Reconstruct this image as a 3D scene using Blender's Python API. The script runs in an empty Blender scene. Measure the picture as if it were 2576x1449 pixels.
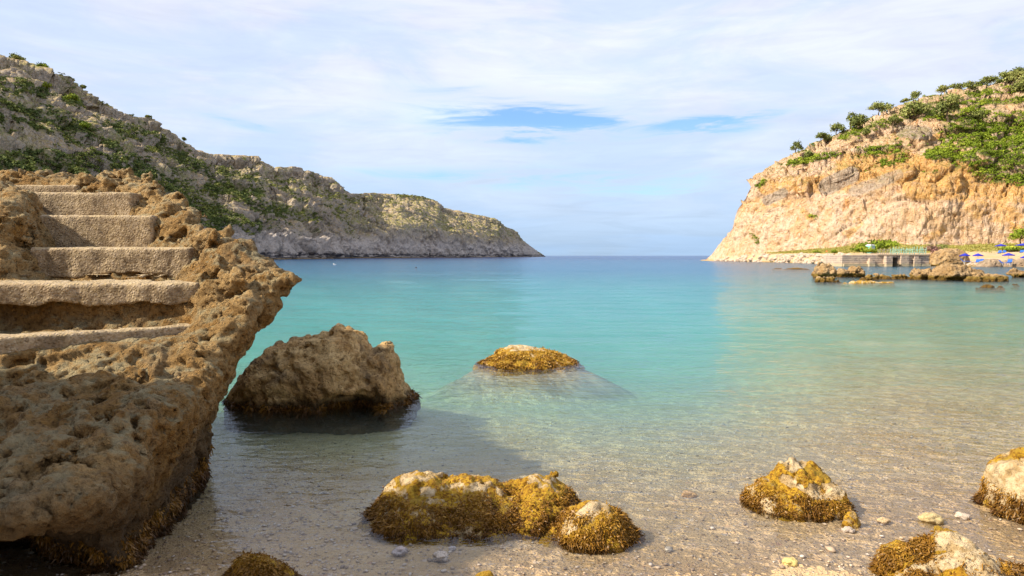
import bpy, math, random, time
import numpy as np
T0 = time.time()
f32 = np.float32
D2R = math.radians
# ------------------------------------------------------------------ camera
FPX = 24 / 36 * 2576.0           # focal length in reference pixels (2576 x 1449)
PITCH = math.atan((724.5 - 643) / FPX)
CAMZ = 1.55
scene = bpy.context.scene
COL = scene.collection
cam = bpy.data.cameras.new('camera'); camo = bpy.data.objects.new('camera', cam)
COL.objects.link(camo); scene.camera = camo
cam.lens = 24; cam.sensor_width = 36; cam.clip_start = 0.05; cam.clip_end = 30000
camo.location = (0, 0, CAMZ); camo.rotation_euler = (math.pi / 2 - PITCH, 0, 0)
# ------------------------------------------------------------------ light
SUN_EL, SUN_AZ = D2R(39), math.atan2(-0.96, -0.24)      # azimuth from +Y towards +X
sdir = (math.sin(SUN_AZ) * math.cos(SUN_EL), math.cos(SUN_AZ) * math.cos(SUN_EL), math.sin(SUN_EL))
sun = bpy.data.lights.new('sun', 'SUN'); suno = bpy.data.objects.new('sun', sun); COL.objects.link(suno)
sun.energy = 4.8; sun.angle = D2R(1.5); sun.color = (1.0, 0.90, 0.74)
from mathutils import Vector, Matrix
suno.rotation_euler = Vector(sdir).to_track_quat('Z', 'Y').to_euler()
suno.location = (-20, -10, 30)
scene.view_settings.view_transform = 'Standard'; scene.view_settings.look = 'None'
scene.view_settings.exposure = 0.78; scene.view_settings.gamma = 1.0
scene.render.engine = 'CYCLES'
cy = scene.cycles
cy.use_denoising = True; cy.max_bounces = 8; cy.diffuse_bounces = 3; cy.glossy_bounces = 3
cy.transparent_max_bounces = 12; cy.volume_bounces = 2; cy.sample_clamp_indirect = 6
cy.caustics_reflective = False; cy.caustics_refractive = False

# ------------------------------------------------------------------ node helpers
class NT:
    def __init__(s, tree): s.t = tree; s.n = tree.nodes; s.l = tree.links
    def new(s, typ, **kw):
        n = s.n.new(typ)
        for k, v in kw.items(): setattr(n, k, v)
        return n
    def put(s, sock, v):
        if isinstance(v, bpy.types.NodeSocket): s.l.new(v, sock)
        elif v is not None:
            if sock.type == 'RGBA' and hasattr(v, '__len__') and len(v) == 3: v = (*v, 1)
            sock.default_value = v
    def math(s, op, a, b=None, c=None, clamp=False):
        n = s.new('ShaderNodeMath', operation=op, use_clamp=clamp)
        s.put(n.inputs[0], a)
        if b is not None: s.put(n.inputs[1], b)
        if c is not None: s.put(n.inputs[2], c)
        return n.outputs[0]
    def vmath(s, op, a, b=None):
        n = s.new('ShaderNodeVectorMath', operation=op); s.put(n.inputs[0], a)
        if b is not None: s.put(n.inputs[1], b)
        return n.outputs[0]
    def mix(s, f, a, b, mode='MIX'):
        n = s.new('ShaderNodeMix', data_type='RGBA', blend_type=mode)
        s.put(n.inputs[0], f); s.put(n.inputs[6], a); s.put(n.inputs[7], b)
        return n.outputs[2]
    def ss(s, v, lo, hi, a=0.0, b=1.0):
        n = s.new('ShaderNodeMapRange', interpolation_type='SMOOTHSTEP')
        s.put(n.inputs[0], v); s.put(n.inputs[1], lo); s.put(n.inputs[2], hi); s.put(n.inputs[3], a); s.put(n.inputs[4], b)
        return n.outputs[0]
    def noise(s, vec, scale, detail=6, rough=0.55, dist=0.0, ntype=None):
        n = s.new('ShaderNodeTexNoise')
        if ntype: n.noise_type = ntype
        s.put(n.inputs['Vector'], vec); n.inputs['Scale'].default_value = scale
        n.inputs['Detail'].default_value = detail; n.inputs['Roughness'].default_value = rough
        n.inputs['Distortion'].default_value = dist
        return n.outputs[0]
    def voro(s, vec, scale, feature='F1', out=0, rnd=1.0):
        n = s.new('ShaderNodeTexVoronoi', feature=feature)
        s.put(n.inputs['Vector'], vec); n.inputs['Scale'].default_value = scale
        n.inputs['Randomness'].default_value = rnd
        return n.outputs[out]
    def scale(s, vec, v):
        return s.vmath('MULTIPLY', vec, v)
    def ramp(s, f, stops):
        n = s.new('ShaderNodeValToRGB'); s.put(n.inputs[0], f)
        e = n.color_ramp.elements
        while len(e) < len(stops): e.new(0.5)
        for k, (p, c) in enumerate(stops): e[k].position = p; e[k].color = (*c, 1)
        return n.outputs[0]
    def pos(s): return s.new('ShaderNodeNewGeometry').outputs['Position']
    def sep(s, v):
        n = s.new('ShaderNodeSeparateXYZ'); s.put(n.inputs[0], v); return n.outputs
    def comb(s, x, y, z):
        n = s.new('ShaderNodeCombineXYZ'); s.put(n.inputs[0], x); s.put(n.inputs[1], y); s.put(n.inputs[2], z); return n.outputs[0]
    def attr(s, name): return s.new('ShaderNodeAttribute', attribute_name=name).outputs['Fac']
    def bump(s, h, dist, strength=1.0, normal=None):
        n = s.new('ShaderNodeBump'); s.put(n.inputs['Height'], h)
        n.inputs['Distance'].default_value = dist; n.inputs['Strength'].default_value = strength
        if normal is not None: s.put(n.inputs['Normal'], normal)
        return n.outputs[0]

def newmat(name):
    m = bpy.data.materials.new(name); m.use_nodes = True
    nt = NT(m.node_tree); b = m.node_tree.nodes['Principled BSDF']
    b.inputs['Roughness'].default_value = 0.9
    b.inputs['Specular IOR Level'].default_value = 0.25
    return m, nt, b

# ------------------------------------------------------------------ sky
w = bpy.data.worlds.new('World'); scene.world = w; w.use_nodes = True
wt = NT(w.node_tree); bg = w.node_tree.nodes['Background']
sky = wt.new('ShaderNodeTexSky', sky_type='NISHITA'); sky.sun_disc = False
sky.sun_elevation = SUN_EL; sky.sun_rotation = SUN_AZ
sky.air_density = 1.0; sky.dust_density = 0.6; sky.ozone_density = 1.5
dirv = wt.new('ShaderNodeTexCoord').outputs['Generated']
dx, dy, dz = wt.sep(dirv)
az = wt.math('ARCTAN2', dx, dy); el = wt.math('ARCSINE', dz)
elp = wt.math('POWER', wt.math('MAXIMUM', el, 0.0), 0.75)
v1 = wt.comb(az, wt.math('MULTIPLY', elp, 3.6), wt.math('MULTIPLY', az, 0.6))
# slightly slanted streaks
n1 = wt.noise(v1, 2.4, 8, 0.58, 0.6)
n2 = wt.noise(wt.comb(wt.math('ADD', az, 5.0), wt.math('MULTIPLY', elp, 6.0), 3.0), 7.5, 8, 0.6, 0.9)
def blob(a0, e0, ra, re, slant=0.0):
    a = wt.math('DIVIDE', wt.math('SUBTRACT', az, a0), ra)
    e = wt.math('DIVIDE', wt.math('SUBTRACT', wt.math('SUBTRACT', el, e0), wt.math('MULTIPLY', wt.math('SUBTRACT', az, a0), slant)), re)
    r = wt.math('ADD', wt.math('MULTIPLY', a, a), wt.math('MULTIPLY', e, e))
    return wt.math('EXPONENT', wt.math('MULTIPLY', r, -1.0))
blobs = [(0.045, .184, .10, .021, .02, 1.35), (-.01, .20, .16, .034, -.10, .75), (.285, .181, .075, .014, .06, 1.7),
         (.05, .112, .34, .017, .0, .65), (-.36, .175, .12, .012, -.18, .45), (.20, .09, .16, .012, 0, .35)]
gap = None
for b_ in blobs:
    g = wt.math('MULTIPLY', blob(*b_[:5]), b_[5]); gap = g if gap is None else wt.math('ADD', gap, g)
mod = wt.math('ADD', wt.ss(n1, .38, .62, .35, 1.25), wt.math('MULTIPLY', wt.math('SUBTRACT', n2, .5), 4.2))
gapm = wt.math('MULTIPLY', gap, mod)
gapm = wt.ss(gapm, .06, 1.10, 0, .95)
skyb = wt.mix(1.0, sky.outputs[0], (.95, 1.28, 1.80), 'MULTIPLY')
veil = wt.ramp(wt.math('MULTIPLY', wt.math('MAXIMUM', el, 0.0), 2.0), [
    (0.0, (3.3, 4.7, 6.7)), (.08, (4.0, 5.5, 7.6)), (.20, (5.0, 6.5, 8.5)), (.45, (6.0, 6.9, 8.7)), (.85, (6.3, 6.8, 8.5))])
vr = [n for n in w.node_tree.nodes if n.bl_idname == 'ShaderNodeValToRGB'][0]
for k, c in enumerate([(.36, .49, .66), (.44, .58, .77), (.56, .67, .84), (.66, .71, .85), (.67, .70, .84)]):
    vr.color_ramp.elements[k].color = (*c, 1)
bright = wt.math('ADD', 9.4, wt.math('MULTIPLY', wt.math('SUBTRACT', n1, .5), 3.6))
bright = wt.math('ADD', bright, wt.math('MULTIPLY', wt.math('SUBTRACT', n2, .5), 3.2))
bright = wt.math('ADD', bright, wt.math('MULTIPLY', blob(-.10, .20, .07, .018, -.05), 1.6))
bright = wt.math('ADD', bright, wt.math('MULTIPLY', blob(.10, .25, .35, .07, .1), .9))
cloudc = wt.vmath('SCALE', veil); w.node_tree.nodes[-1].inputs['Scale'].default_value = 1
wt.put(cloudc.node.inputs['Scale'], bright)
fin = wt.mix(gapm, cloudc, skyb)
# thin veil lets some blue through between streaks
thin = wt.ss(n1, .40, .56, .34, 0)
fin2 = wt.mix(thin, fin, (3.9, 5.9, 8.9))
wt.l.new(fin2, bg.inputs['Color']); bg.inputs['Strength'].default_value = 0.075

# ------------------------------------------------------------------ numpy noise
_r = np.random.RandomState(7)
PERM = np.tile(_r.permutation(256), 2).astype(np.int32)
_g = _r.normal(size=(256, 3)); GR = (_g / np.linalg.norm(_g, axis=1)[:, None]).astype(f32)
RT = _r.rand(256, 3).astype(f32)
def perlin(p, seed=0.0):
    p = p.astype(f32) + f32(seed * 13.37)
    i = np.floor(p); f = p - i; i = i.astype(np.int32) & 255
    u = f * f * f * (f * (f * 6 - 15) + 10)
    out = np.zeros(len(p), f32)
    for a in (0, 1):
        ha = PERM[i[:, 0] + a & 255]; wa = u[:, 0] if a else 1 - u[:, 0]
        for b in (0, 1):
            hb = PERM[(ha + i[:, 1] + b) & 255]; wb = wa * (u[:, 1] if b else 1 - u[:, 1])
            for c in (0, 1):
                h = PERM[(hb + i[:, 2] + c) & 255]; g = GR[h]
                wc = wb * (u[:, 2] if c else 1 - u[:, 2])
                out += wc * (g[:, 0] * (f[:, 0] - a) + g[:, 1] * (f[:, 1] - b) + g[:, 2] * (f[:, 2] - c))
    return out * 1.6
def fbm(p, octv=4, seed=0, gain=.5):
    s = 0; a = 1.0; t = 0
    for k in range(octv):
        s = s + a * perlin(p * f32(2.03 ** k), seed + k * 3); t += a; a *= gain
    return s / t
def ridged(p, octv=4, seed=0, gain=.5):
    s = 0; a = 1.0; t = 0
    for k in range(octv):
        s = s + a * (1 - 2 * np.abs(perlin(p * f32(2.07 ** k), seed + k * 3))); t += a; a *= gain
    return s / t
def worley(p, seed=0):
    p = p.astype(f32) + f32(seed * 7.7)
    i = np.floor(p).astype(np.int32); f = (p - i).astype(f32)
    F1 = np.full(len(p), 9, f32); F2 = F1.copy(); ID = np.zeros(len(p), np.int32)
    for a in (-1, 0, 1):
        ha = PERM[(i[:, 0] + a) & 255]
        for b in (-1, 0, 1):
            hb = PERM[(ha + i[:, 1] + b) & 255]
            for c in (-1, 0, 1):
                h = PERM[(hb + i[:, 2] + c) & 255]; r = RT[h]
                d = (r[:, 0] + a - f[:, 0]) ** 2 + (r[:, 1] + b - f[:, 1]) ** 2 + (r[:, 2] + c - f[:, 2]) ** 2
                nw = d < F1
                F2 = np.where(nw, F1, np.minimum(F2, d)); ID = np.where(nw, h, ID); F1 = np.where(nw, d, F1)
    return np.sqrt(F1), np.sqrt(F2), ID
def sstep(x, a, b):
    t = np.clip((x - a) / (b - a), 0, 1); return t * t * (3 - 2 * t)

# ------------------------------------------------------------------ mesh helpers
def make_mesh(name, V, F, mat=None, smooth=True, attrs=None, parent=None):
    """V (n,3); F (m,4) or (m,3) int"""
    me = bpy.data.meshes.new(name)
    V = np.ascontiguousarray(V, f32); F = np.ascontiguousarray(F, np.int32); k = F.shape[1]
    me.vertices.add(len(V)); me.vertices.foreach_set('co', V.ravel())
    me.loops.add(F.size); me.loops.foreach_set('vertex_index', F.ravel())
    me.polygons.add(len(F)); me.polygons.foreach_set('loop_start', np.arange(0, F.size, k, dtype=np.int32))
    me.polygons.foreach_set('use_smooth', np.full(len(F), bool(smooth)))
    if attrs:
        for an, av in attrs.items():
            at = me.attributes.new(an, 'FLOAT', 'POINT'); at.data.foreach_set('value', np.ascontiguousarray(av, f32))
    me.update(calc_edges=True)
    if mat: me.materials.append(mat)
    o = bpy.data.objects.new(name, me); COL.objects.link(o)
    if parent: o.parent = parent
    return o
def tag(o, label=None, cat=None, group=None, kind=None):
    if label: o['label'] = label
    if cat: o['category'] = cat
    if group: o['group'] = group
    if kind: o['kind'] = kind
    return o
def empty(name, loc, label, cat, group=None, rz=0):
    o = bpy.data.objects.new(name, None); COL.objects.link(o); o.location = loc; o.rotation_euler = (0, 0, rz)
    return tag(o, label, cat, group)
def copy_tree(o, parent=None):
    c = o.copy(); COL.objects.link(c)
    if parent: c.parent = parent
    for ch in list(o.children): copy_tree(ch, c)
    return c
class MB:
    def __init__(s): s.V = []; s.F = []; s.n = 0
    def add(s, V, F):
        s.V.append(np.asarray(V, float)); s.F += [tuple(i + s.n for i in f) for f in F]; s.n += len(V)
    def box(s, x0, y0, z0, x1, y1, z1):
        V = [(x, y, z) for x in (x0, x1) for y in (y0, y1) for z in (z0, z1)]
        s.add(V, [(0, 1, 3, 2), (4, 6, 7, 5), (0, 4, 5, 1), (2, 3, 7, 6), (0, 2, 6, 4), (1, 5, 7, 3)])
    def tube(s, p, q, r0, r1=None, n=6):
        r1 = r0 if r1 is None else r1
        p = Vector(p); q = Vector(q); d = (q - p).normalized(); a = d.orthogonal().normalized(); b = d.cross(a)
        V = [p + (a * math.cos(t) + b * math.sin(t)) * r0 for t in [2 * math.pi * k / n for k in range(n)]]
        V += [q + (a * math.cos(t) + b * math.sin(t)) * r1 for t in [2 * math.pi * k / n for k in range(n)]]
        s.add([tuple(v) for v in V], [(k, (k + 1) % n, n + (k + 1) % n, n + k) for k in range(n)] + [tuple(range(n))[::-1], tuple(range(n, 2 * n))])
    def build(s, name, mat, parent=None, smooth=False):
        me = bpy.data.meshes.new(name); me.from_pydata([tuple(v) for v in np.concatenate(s.V)], [], s.F)
        me.update(); me.materials.append(mat)
        if smooth: me.polygons.foreach_set('use_smooth', [True] * len(me.polygons))
        o = bpy.data.objects.new(name, me); COL.objects.link(o)
        if parent: o.parent = parent
        return o
def W(px, py, Y):
    """world point seen at reference pixel (px,py) at depth Y"""
    a = (px - 1288) / FPX; b = (724.5 - py) / FPX
    d = np.array([a, math.cos(PITCH) + b * math.sin(PITCH), -math.sin(PITCH) + b * math.cos(PITCH)])
    return np.array([0, 0, CAMZ]) + d * (Y / d[1])
def zof(py, Y): return W(1288, py, Y)[2]
def xof(px, Y): return (px - 1288) / FPX * Y * 1.0 / math.cos(PITCH) * math.cos(PITCH)
def proj(P):
    x = P[..., 0]; y = P[..., 1]; z = P[..., 2] - CAMZ
    dep = y * math.cos(PITCH) - z * math.sin(PITCH); up = y * math.sin(PITCH) + z * math.cos(PITCH)
    dep = np.where(dep < .01, .01, dep)
    return 1288 + FPX * x / dep, 724.5 - FPX * up / dep
def shoreY(py): return CAMZ * FPX / (py - 643)

def grid_faces(nu, nv):
    k = np.arange(nu * nv).reshape(nu, nv)
    return np.stack([k[:-1, :-1], k[1:, :-1], k[1:, 1:], k[:-1, 1:]], -1).reshape(-1, 4)
def surface_nets(S, org, h):
    nx, ny, nz = S.shape
    ins = S < 0
    c = ins.astype(np.int8)
    sm = np.zeros((nx - 1, ny - 1, nz - 1), np.int8)
    for a in (0, 1):
        for b in (0, 1):
            for d in (0, 1): sm += c[a:nx - 1 + a, b:ny - 1 + b, d:nz - 1 + d]
    act = (sm > 0) & (sm < 8)
    I = np.argwhere(act)
    idx = np.full(sm.shape, -1, np.int32); idx[act] = np.arange(len(I))
    i, j, k = I[:, 0], I[:, 1], I[:, 2]
    cor = {}
    for a in (0, 1):
        for b in (0, 1):
            for d in (0, 1): cor[(a, b, d)] = S[i + a, j + b, k + d]
    acc = np.zeros((len(I), 3), f32); cnt = np.zeros(len(I), f32)
    keys = list(cor)
    for p in keys:
        for q in keys:
            if q > p and sum(abs(p[t] - q[t]) for t in range(3)) == 1:
                v0, v1 = cor[p], cor[q]; m = (v0 < 0) != (v1 < 0)
                t = np.where(m, v0 / np.where(np.abs(v0 - v1) < 1e-9, 1, v0 - v1), 0)
                for ax in range(3):
                    acc[:, ax] += np.where(m, p[ax] + t * (q[ax] - p[ax]), 0)
                cnt += m
    V = (I + acc / cnt[:, None]) * h + np.array(org)
    Fs = []
    def quads(m, o, c0, c1, c2, c3):
        A = np.argwhere(m)
        f = [idx[tuple((A + np.array(cc)).T)] for cc in (c0, c1, c2, c3)]
        return np.stack(f, 1)
    # x edges
    a = ins[:-1, 1:-1, 1:-1]; b = ins[1:, 1:-1, 1:-1]
    q = ((0, 0, 0), (0, 1, 0), (0, 1, 1), (0, 0, 1))
    Fs.append(quads(a & ~b, 0, *q)); Fs.append(quads(b & ~a, 0, *q[::-1]))
    a = ins[1:-1, :-1, 1:-1]; b = ins[1:-1, 1:, 1:-1]
    q = ((0, 0, 0), (0, 0, 1), (1, 0, 1), (1, 0, 0))
    Fs.append(quads(a & ~b, 0, *q)); Fs.append(quads(b & ~a, 0, *q[::-1]))
    a = ins[1:-1, 1:-1, :-1]; b = ins[1:-1, 1:-1, 1:]
    q = ((0, 0, 0), (1, 0, 0), (1, 1, 0), (0, 1, 0))
    Fs.append(quads(a & ~b, 0, *q)); Fs.append(quads(b & ~a, 0, *q[::-1]))
    return V.astype(f32), np.concatenate(Fs).astype(np.int32)
def vnormals(V, F):
    n = np.cross(V[F[:, 2]] - V[F[:, 0]], V[F[:, 3]] - V[F[:, 1]])
    N = np.zeros_like(V)
    for k in range(4):
        for ax in range(3): N[:, ax] += np.bincount(F[:, k], weights=n[:, ax], minlength=len(V))
    return (N / (np.linalg.norm(N, axis=1)[:, None] + 1e-9)).astype(f32)
def karst(V, N, f=1.0, amp=1.0, seed=0, pits=1.0):
    """fine displacement along the normals: lumps, ridges and solution pits"""
    P = V * f
    wp = P + .06 * np.stack([perlin(P * 5, seed + 1), perlin(P * 5, seed + 2), perlin(P * 5, seed + 3)], 1)
    d = .020 * fbm(P * 7, 3, seed) + .012 * ridged(wp * 11, 2, seed + 5)
    if pits:
        F1, F2, _ = worley(wp * 9, seed); msk = sstep(fbm(P * 1.7, 2, seed + 9), -.25, .2)
        d -= .045 * pits * sstep(.42 - F1, 0, .35) * msk
        F1, F2, _ = worley(wp * 21, seed + 4)
        d -= .020 * pits * sstep(.45 - F1, 0, .35) * (1 - .4 * msk)
    return V + N * (d * amp / f)[:, None]

# ------------------------------------------------------------------ materials
def rock_material(name, c1, c2, c3, c4, sc=1.0, bump=.02, wet=None, stainz=None, pits=True, grey=.5, lichen=None):
    m, t, b = newmat(name)
    p = t.vmath('SCALE', t.pos()); t.n[-1].inputs['Scale'].default_value = sc
    a = t.noise(p, 1.6, 7, .6, .5); c = t.noise(t.vmath('ADD', p, (7, 3, 1)), 6, 6, .6, .3); d = t.noise(t.vmath('ADD', p, (1, 9, 4)), 38, 5, .7)
    col = t.mix(t.ss(a, .36, .62), c1, c2)
    col = t.mix(t.ss(c, .50, .70), col, c3)
    col = t.mix(t.math('MULTIPLY', t.ss(t.noise(t.vmath('ADD', p, (3, 3, 8)), 2.7, 6, .65, .4), .50, .66), grey), col, c4)
    col = t.mix(1.0, col, t.ramp(d, [(.34, (.45, .42, .38)), (.5, (1, 1, 1)), (.70, (1.18, 1.16, 1.12))]), 'MULTIPLY')
    v = t.voro(t.vmath('ADD', p, t.vmath('SCALE', p)), 1) if False else t.voro(p, 26)
    h = t.math('ADD', t.math('MULTIPLY', t.noise(p, 14, 8, .68, .4), 1.2), t.math('MULTIPLY', d, .35))
    if pits:
        pt = t.ss(v, .05, .32)
        h = t.math('ADD', h, t.math('MULTIPLY', pt, .35))
    if lichen:
        up = t.sep(t.new('ShaderNodeNewGeometry').outputs['Normal'])[2]
        lm = t.math('MULTIPLY', t.ss(up, .1, .8), t.ss(t.noise(t.vmath('ADD', p, (2, 2, 2)), 9, 6, .6), .44, .60))
        col = t.mix(t.math('MULTIPLY', lm, .55), col, lichen)
    z = t.sep(t.pos())[2]
    if stainz:
        zz = t.math('ADD', z, t.math('MULTIPLY', t.math('SUBTRACT', t.noise(p, 3, 5, .6), .5), stainz[1] * 2.2))
        col = t.mix(t.ss(zz, stainz[0], stainz[0] + stainz[1], 1, 0), col, stainz[2])
        if len(stainz) > 3:
            s2 = t.math('MULTIPLY', t.ss(zz, stainz[0] + stainz[3][0], stainz[0] + stainz[3][0] + .5, 1, 0), t.ss(a, .42, .52))
            col = t.mix(t.math('MULTIPLY', s2, .8), col, stainz[3][1])
    if wet is not None:
        wz = t.ss(t.math('ADD', z, t.math('MULTIPLY', t.math('SUBTRACT', c, .5), .08)), wet, wet + .05, 1, 0)
        t.put(b.inputs['Roughness'], t.ss(wz, 0, 1, .9, .35))
        col = t.mix(wz, col, t.mix(1.0, col, (.62, .54, .44), 'MULTIPLY'))
    t.put(b.inputs['Base Color'], col)
    t.put(b.inputs['Normal'], t.bump(h, bump / sc, 1.0))
    return m
M = {}
M['karst'] = rock_material('karst_limestone', (.31, .170, .048), (.50, .32, .13), (.32, .155, .028), (.36, .29, .18), 1.0, .11,
                           wet=.05, stainz=(.16, .22, (.13, .07, .022), (.15, (.14, .09, .045))), grey=.35, lichen=(.42, .39, .24))
M['boulder'] = rock_material('dark_boulder_rock', (.44, .26, .10), (.58, .40, .18), (.28, .16, .05), (.15, .105, .06), 1.0, .04,
                             wet=.03, stainz=(.04, .10, (.09, .055, .02)), grey=.8)
M['concrete'] = None
def concrete_material():
    m, t, b = newmat('pebbly_concrete')
    p = t.pos(); n = t.noise(p, 2.2, 6, .6, .3); g = t.voro(p, 55, out=1); gc = t.sep(g)
    col = t.mix(t.ss(n, .38, .62), (.35, .255, .13), (.42, .315, .175))
    col = t.mix(t.math('MULTIPLY', t.ss(gc[0], .55, .9), .5), col, (.46, .37, .28))
    col = t.mix(t.math('MULTIPLY', t.ss(gc[1], .72, .9), .6), col, (.16, .115, .075))
    col = t.mix(t.math('MULTIPLY', t.ss(t.noise(p, 7, 5, .6), .55, .68), .5), col, (.33, .22, .12))
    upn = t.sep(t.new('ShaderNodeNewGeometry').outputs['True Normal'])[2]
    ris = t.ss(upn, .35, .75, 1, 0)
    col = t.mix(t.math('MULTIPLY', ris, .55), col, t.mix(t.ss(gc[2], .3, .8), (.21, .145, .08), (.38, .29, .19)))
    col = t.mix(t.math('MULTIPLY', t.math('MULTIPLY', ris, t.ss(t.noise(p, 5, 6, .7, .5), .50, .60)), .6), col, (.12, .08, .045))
    t.put(b.inputs['Base Color'], col)
    h = t.math('ADD', t.math('MULTIPLY', t.ss(t.voro(p, 55), 0, .6, 1, 0), .6), t.noise(p, 22, 7, .65))
    t.put(b.inputs['Normal'], t.bump(h, .010, 1.0)); return m
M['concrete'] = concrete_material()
def algae_rock():
    m, t, b = newmat('algae_covered_rock')
    p = t.pos(); z = t.sep(p)[2]
    n = t.noise(p, 5.0, 6, .62, .6); n2 = t.noise(p, 16, 6, .65, .3); n3 = t.noise(p, 60, 4, .6)
    rock = t.mix(t.ss(n2, .40, .62), (.60, .46, .27), (.40, .27, .12))
    rock = t.mix(t.math('MULTIPLY', t.ss(n3, .56, .66), .7), rock, (.20, .14, .08))
    moss = t.mix(t.ss(n2, .35, .65), (.36, .19, .010), (.50, .30, .02))
    moss = t.mix(t.ss(n3, .47, .60), moss, (.20, .085, .006))
    moss = t.mix(t.math('MULTIPLY', t.ss(t.noise(p, 8, 5, .6), .5, .62), .6), moss, (.30, .19, .02))
    at = t.attr('bare')
    mm = t.ss(t.math('ADD', t.math('ADD', n, t.math('MULTIPLY', t.math('SUBTRACT', n2, .5), .3)), at), .50, .57, 1, 0)
    col = t.mix(mm, rock, moss)
    t.put(b.inputs['Base Color'], col)
    b.inputs['Roughness'].default_value = .75
    h = t.math('ADD', t.noise(p, 18, 8, .7, .3), t.math('MULTIPLY', n3, .5))
    h = t.math('ADD', h, t.math('MULTIPLY', mm, .2))
    t.put(b.inputs['Normal'], t.bump(h, .03, 1.0)); return m
M['algae'] = algae_rock()
def weed_mat(name, a, c, d):
    m, t, b = newmat(name); tn = t.attr('tone')
    t.put(b.inputs['Base Color'], t.ramp(tn, [(0, a), (.5, c), (1, d)])); b.inputs['Roughness'].default_value = .42
    return m
M['weed'] = weed_mat('brown_seaweed', (.085, .036, .007), (.25, .12, .014), (.50, .29, .03))
def leaf_mat(name, a, c, d):
    m, t, b = newmat(name); tn = t.attr('tone')
    t.put(b.inputs['Base Color'], t.ramp(tn, [(0, a), (.5, c), (1, d)])); b.inputs['Roughness'].default_value = .7
    b.inputs['Specular IOR Level'].default_value = .15
    return m
M['scrub_dark'] = leaf_mat('hillside_scrub', (.058, .085, .022), (.14, .165, .034), (.31, .30, .07))
M['scrub_bright'] = leaf_mat('bright_scrub', (.085, .125, .008), (.19, .25, .016), (.36, .38, .04))
M['pine'] = leaf_mat('pine_foliage', (.085, .105, .028), (.18, .205, .05), (.33, .33, .10))
M['oleander'] = leaf_mat('oleander_foliage', (.06, .09, .02), (.30, .15, .12), (.55, .28, .27))
M['drygrass'] = leaf_mat('dry_grass', (.28, .22, .05), (.36, .31, .08), (.22, .26, .05))
def plain(name, c, rough=.6, nz=.15, sc=20):
    m, t, b = newmat(name); n = t.noise(t.pos(), sc, 5, .6)
    t.put(b.inputs['Base Color'], t.mix(t.ss(n, .35, .7), c, tuple(x * (1 - nz) for x in c))); b.inputs['Roughness'].default_value = rough
    return m
M['bark'] = plain('bark', (.16, .11, .07), .9, .4, 6)

# ------------------------------------------------------------------ vegetation
rng = np.random.RandomState(11)
def leaf_clumps(C, R, n, size, rs, flat=.75, tone=None, shell=(.6, 1.0), low=-.35, lobes=0):
    """C (k,3) centres, R (k,3) radii; n leaf faces each, all over the crown's outer volume"""
    k = len(C)
    d = rs.normal(size=(k, n, 3)); d /= np.linalg.norm(d, axis=2)[:, :, None]
    d[:, :, 2] = np.where(d[:, :, 2] < low, -d[:, :, 2] * .6, d[:, :, 2])
    r = rs.uniform(*shell, size=(k, n)) ** .6
    lump = 1 + .22 * perlin((d * 2.2 + C[:, None, :] * .37).reshape(-1, 3)).reshape(k, n)
    if lobes: lump += .25 * perlin((d * 4.5 + C[:, None, :] * .77).reshape(-1, 3), 5).reshape(k, n)
    P = C[:, None, :] + d * (r * lump)[:, :, None] * R[:, None, :]
    nn = d + rs.normal(size=d.shape) * .55; nn /= np.linalg.norm(nn, axis=2)[:, :, None]
    a = np.cross(nn, rs.normal(size=d.shape)); a /= np.linalg.norm(a, axis=2)[:, :, None] + 1e-9
    b = np.cross(nn, a)
    s = (size * rs.uniform(.6, 1.3, size=(k, n)) * (R[:, 0:1] ** .5))[:, :, None]
    q = np.stack([P - a * s - b * s * flat, P + a * s * .9 - b * s * flat * .5, P + a * s + b * s * flat, P - a * s * .7 + b * s * flat * .8], 2)
    V = q.reshape(-1, 3); F = np.arange(len(V)).reshape(-1, 4)
    tn = (rs.rand(k, 1) if tone is None else tone[:, None]) * .75 + rs.rand(k, n) * .35 - .05
    return V, F, np.repeat(tn.reshape(-1), 4)

# ================================================================== SEABED / GROUND
def bed_z(x, y):
    Y = np.array([-4000, -60, -10, 0, 2, 3.0, 3.5, 4.8, 6.7, 9, 13, 20, 40, 100, 300, 9000.])
    Z = np.array([9, 5, .8, .25, .10, .015, -.03, -.10, -.25, -.43, -.68, -1.05, -2.0, -4.5, -12, -30.])
    z = np.interp(y, Y, Z)
    s = x / np.maximum(y, 1.)
    fac = 1 - .72 * sstep(s, .15, .62) * (y > 2)
    fac = fac * (1 - .65 * sstep(s, .38, .55) * sstep(y, 14, 40) * sstep(-y, -220, -120))
    z = np.where(z < 0, z * fac, z)
    z = np.where(y > 5.5, np.minimum(z, -np.interp(y, [5.5, 9, 14, 60], [.05, .13, .26, .38])), z)
    g = sstep(-np.sqrt(((x - .30) / 1.0) ** 2 + ((y - 9.8) / .8) ** 2), -1.7, -.6); z = z + np.where(z < -.11, (-.11 - z) * g, 0)
    g = np.exp(-((x + 1.7) ** 2 / 2.2 + (y - 7.0) ** 2 / 1.2)); z = z + np.where(z < -.22, (-.22 - z) * g, 0)
    return z
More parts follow.
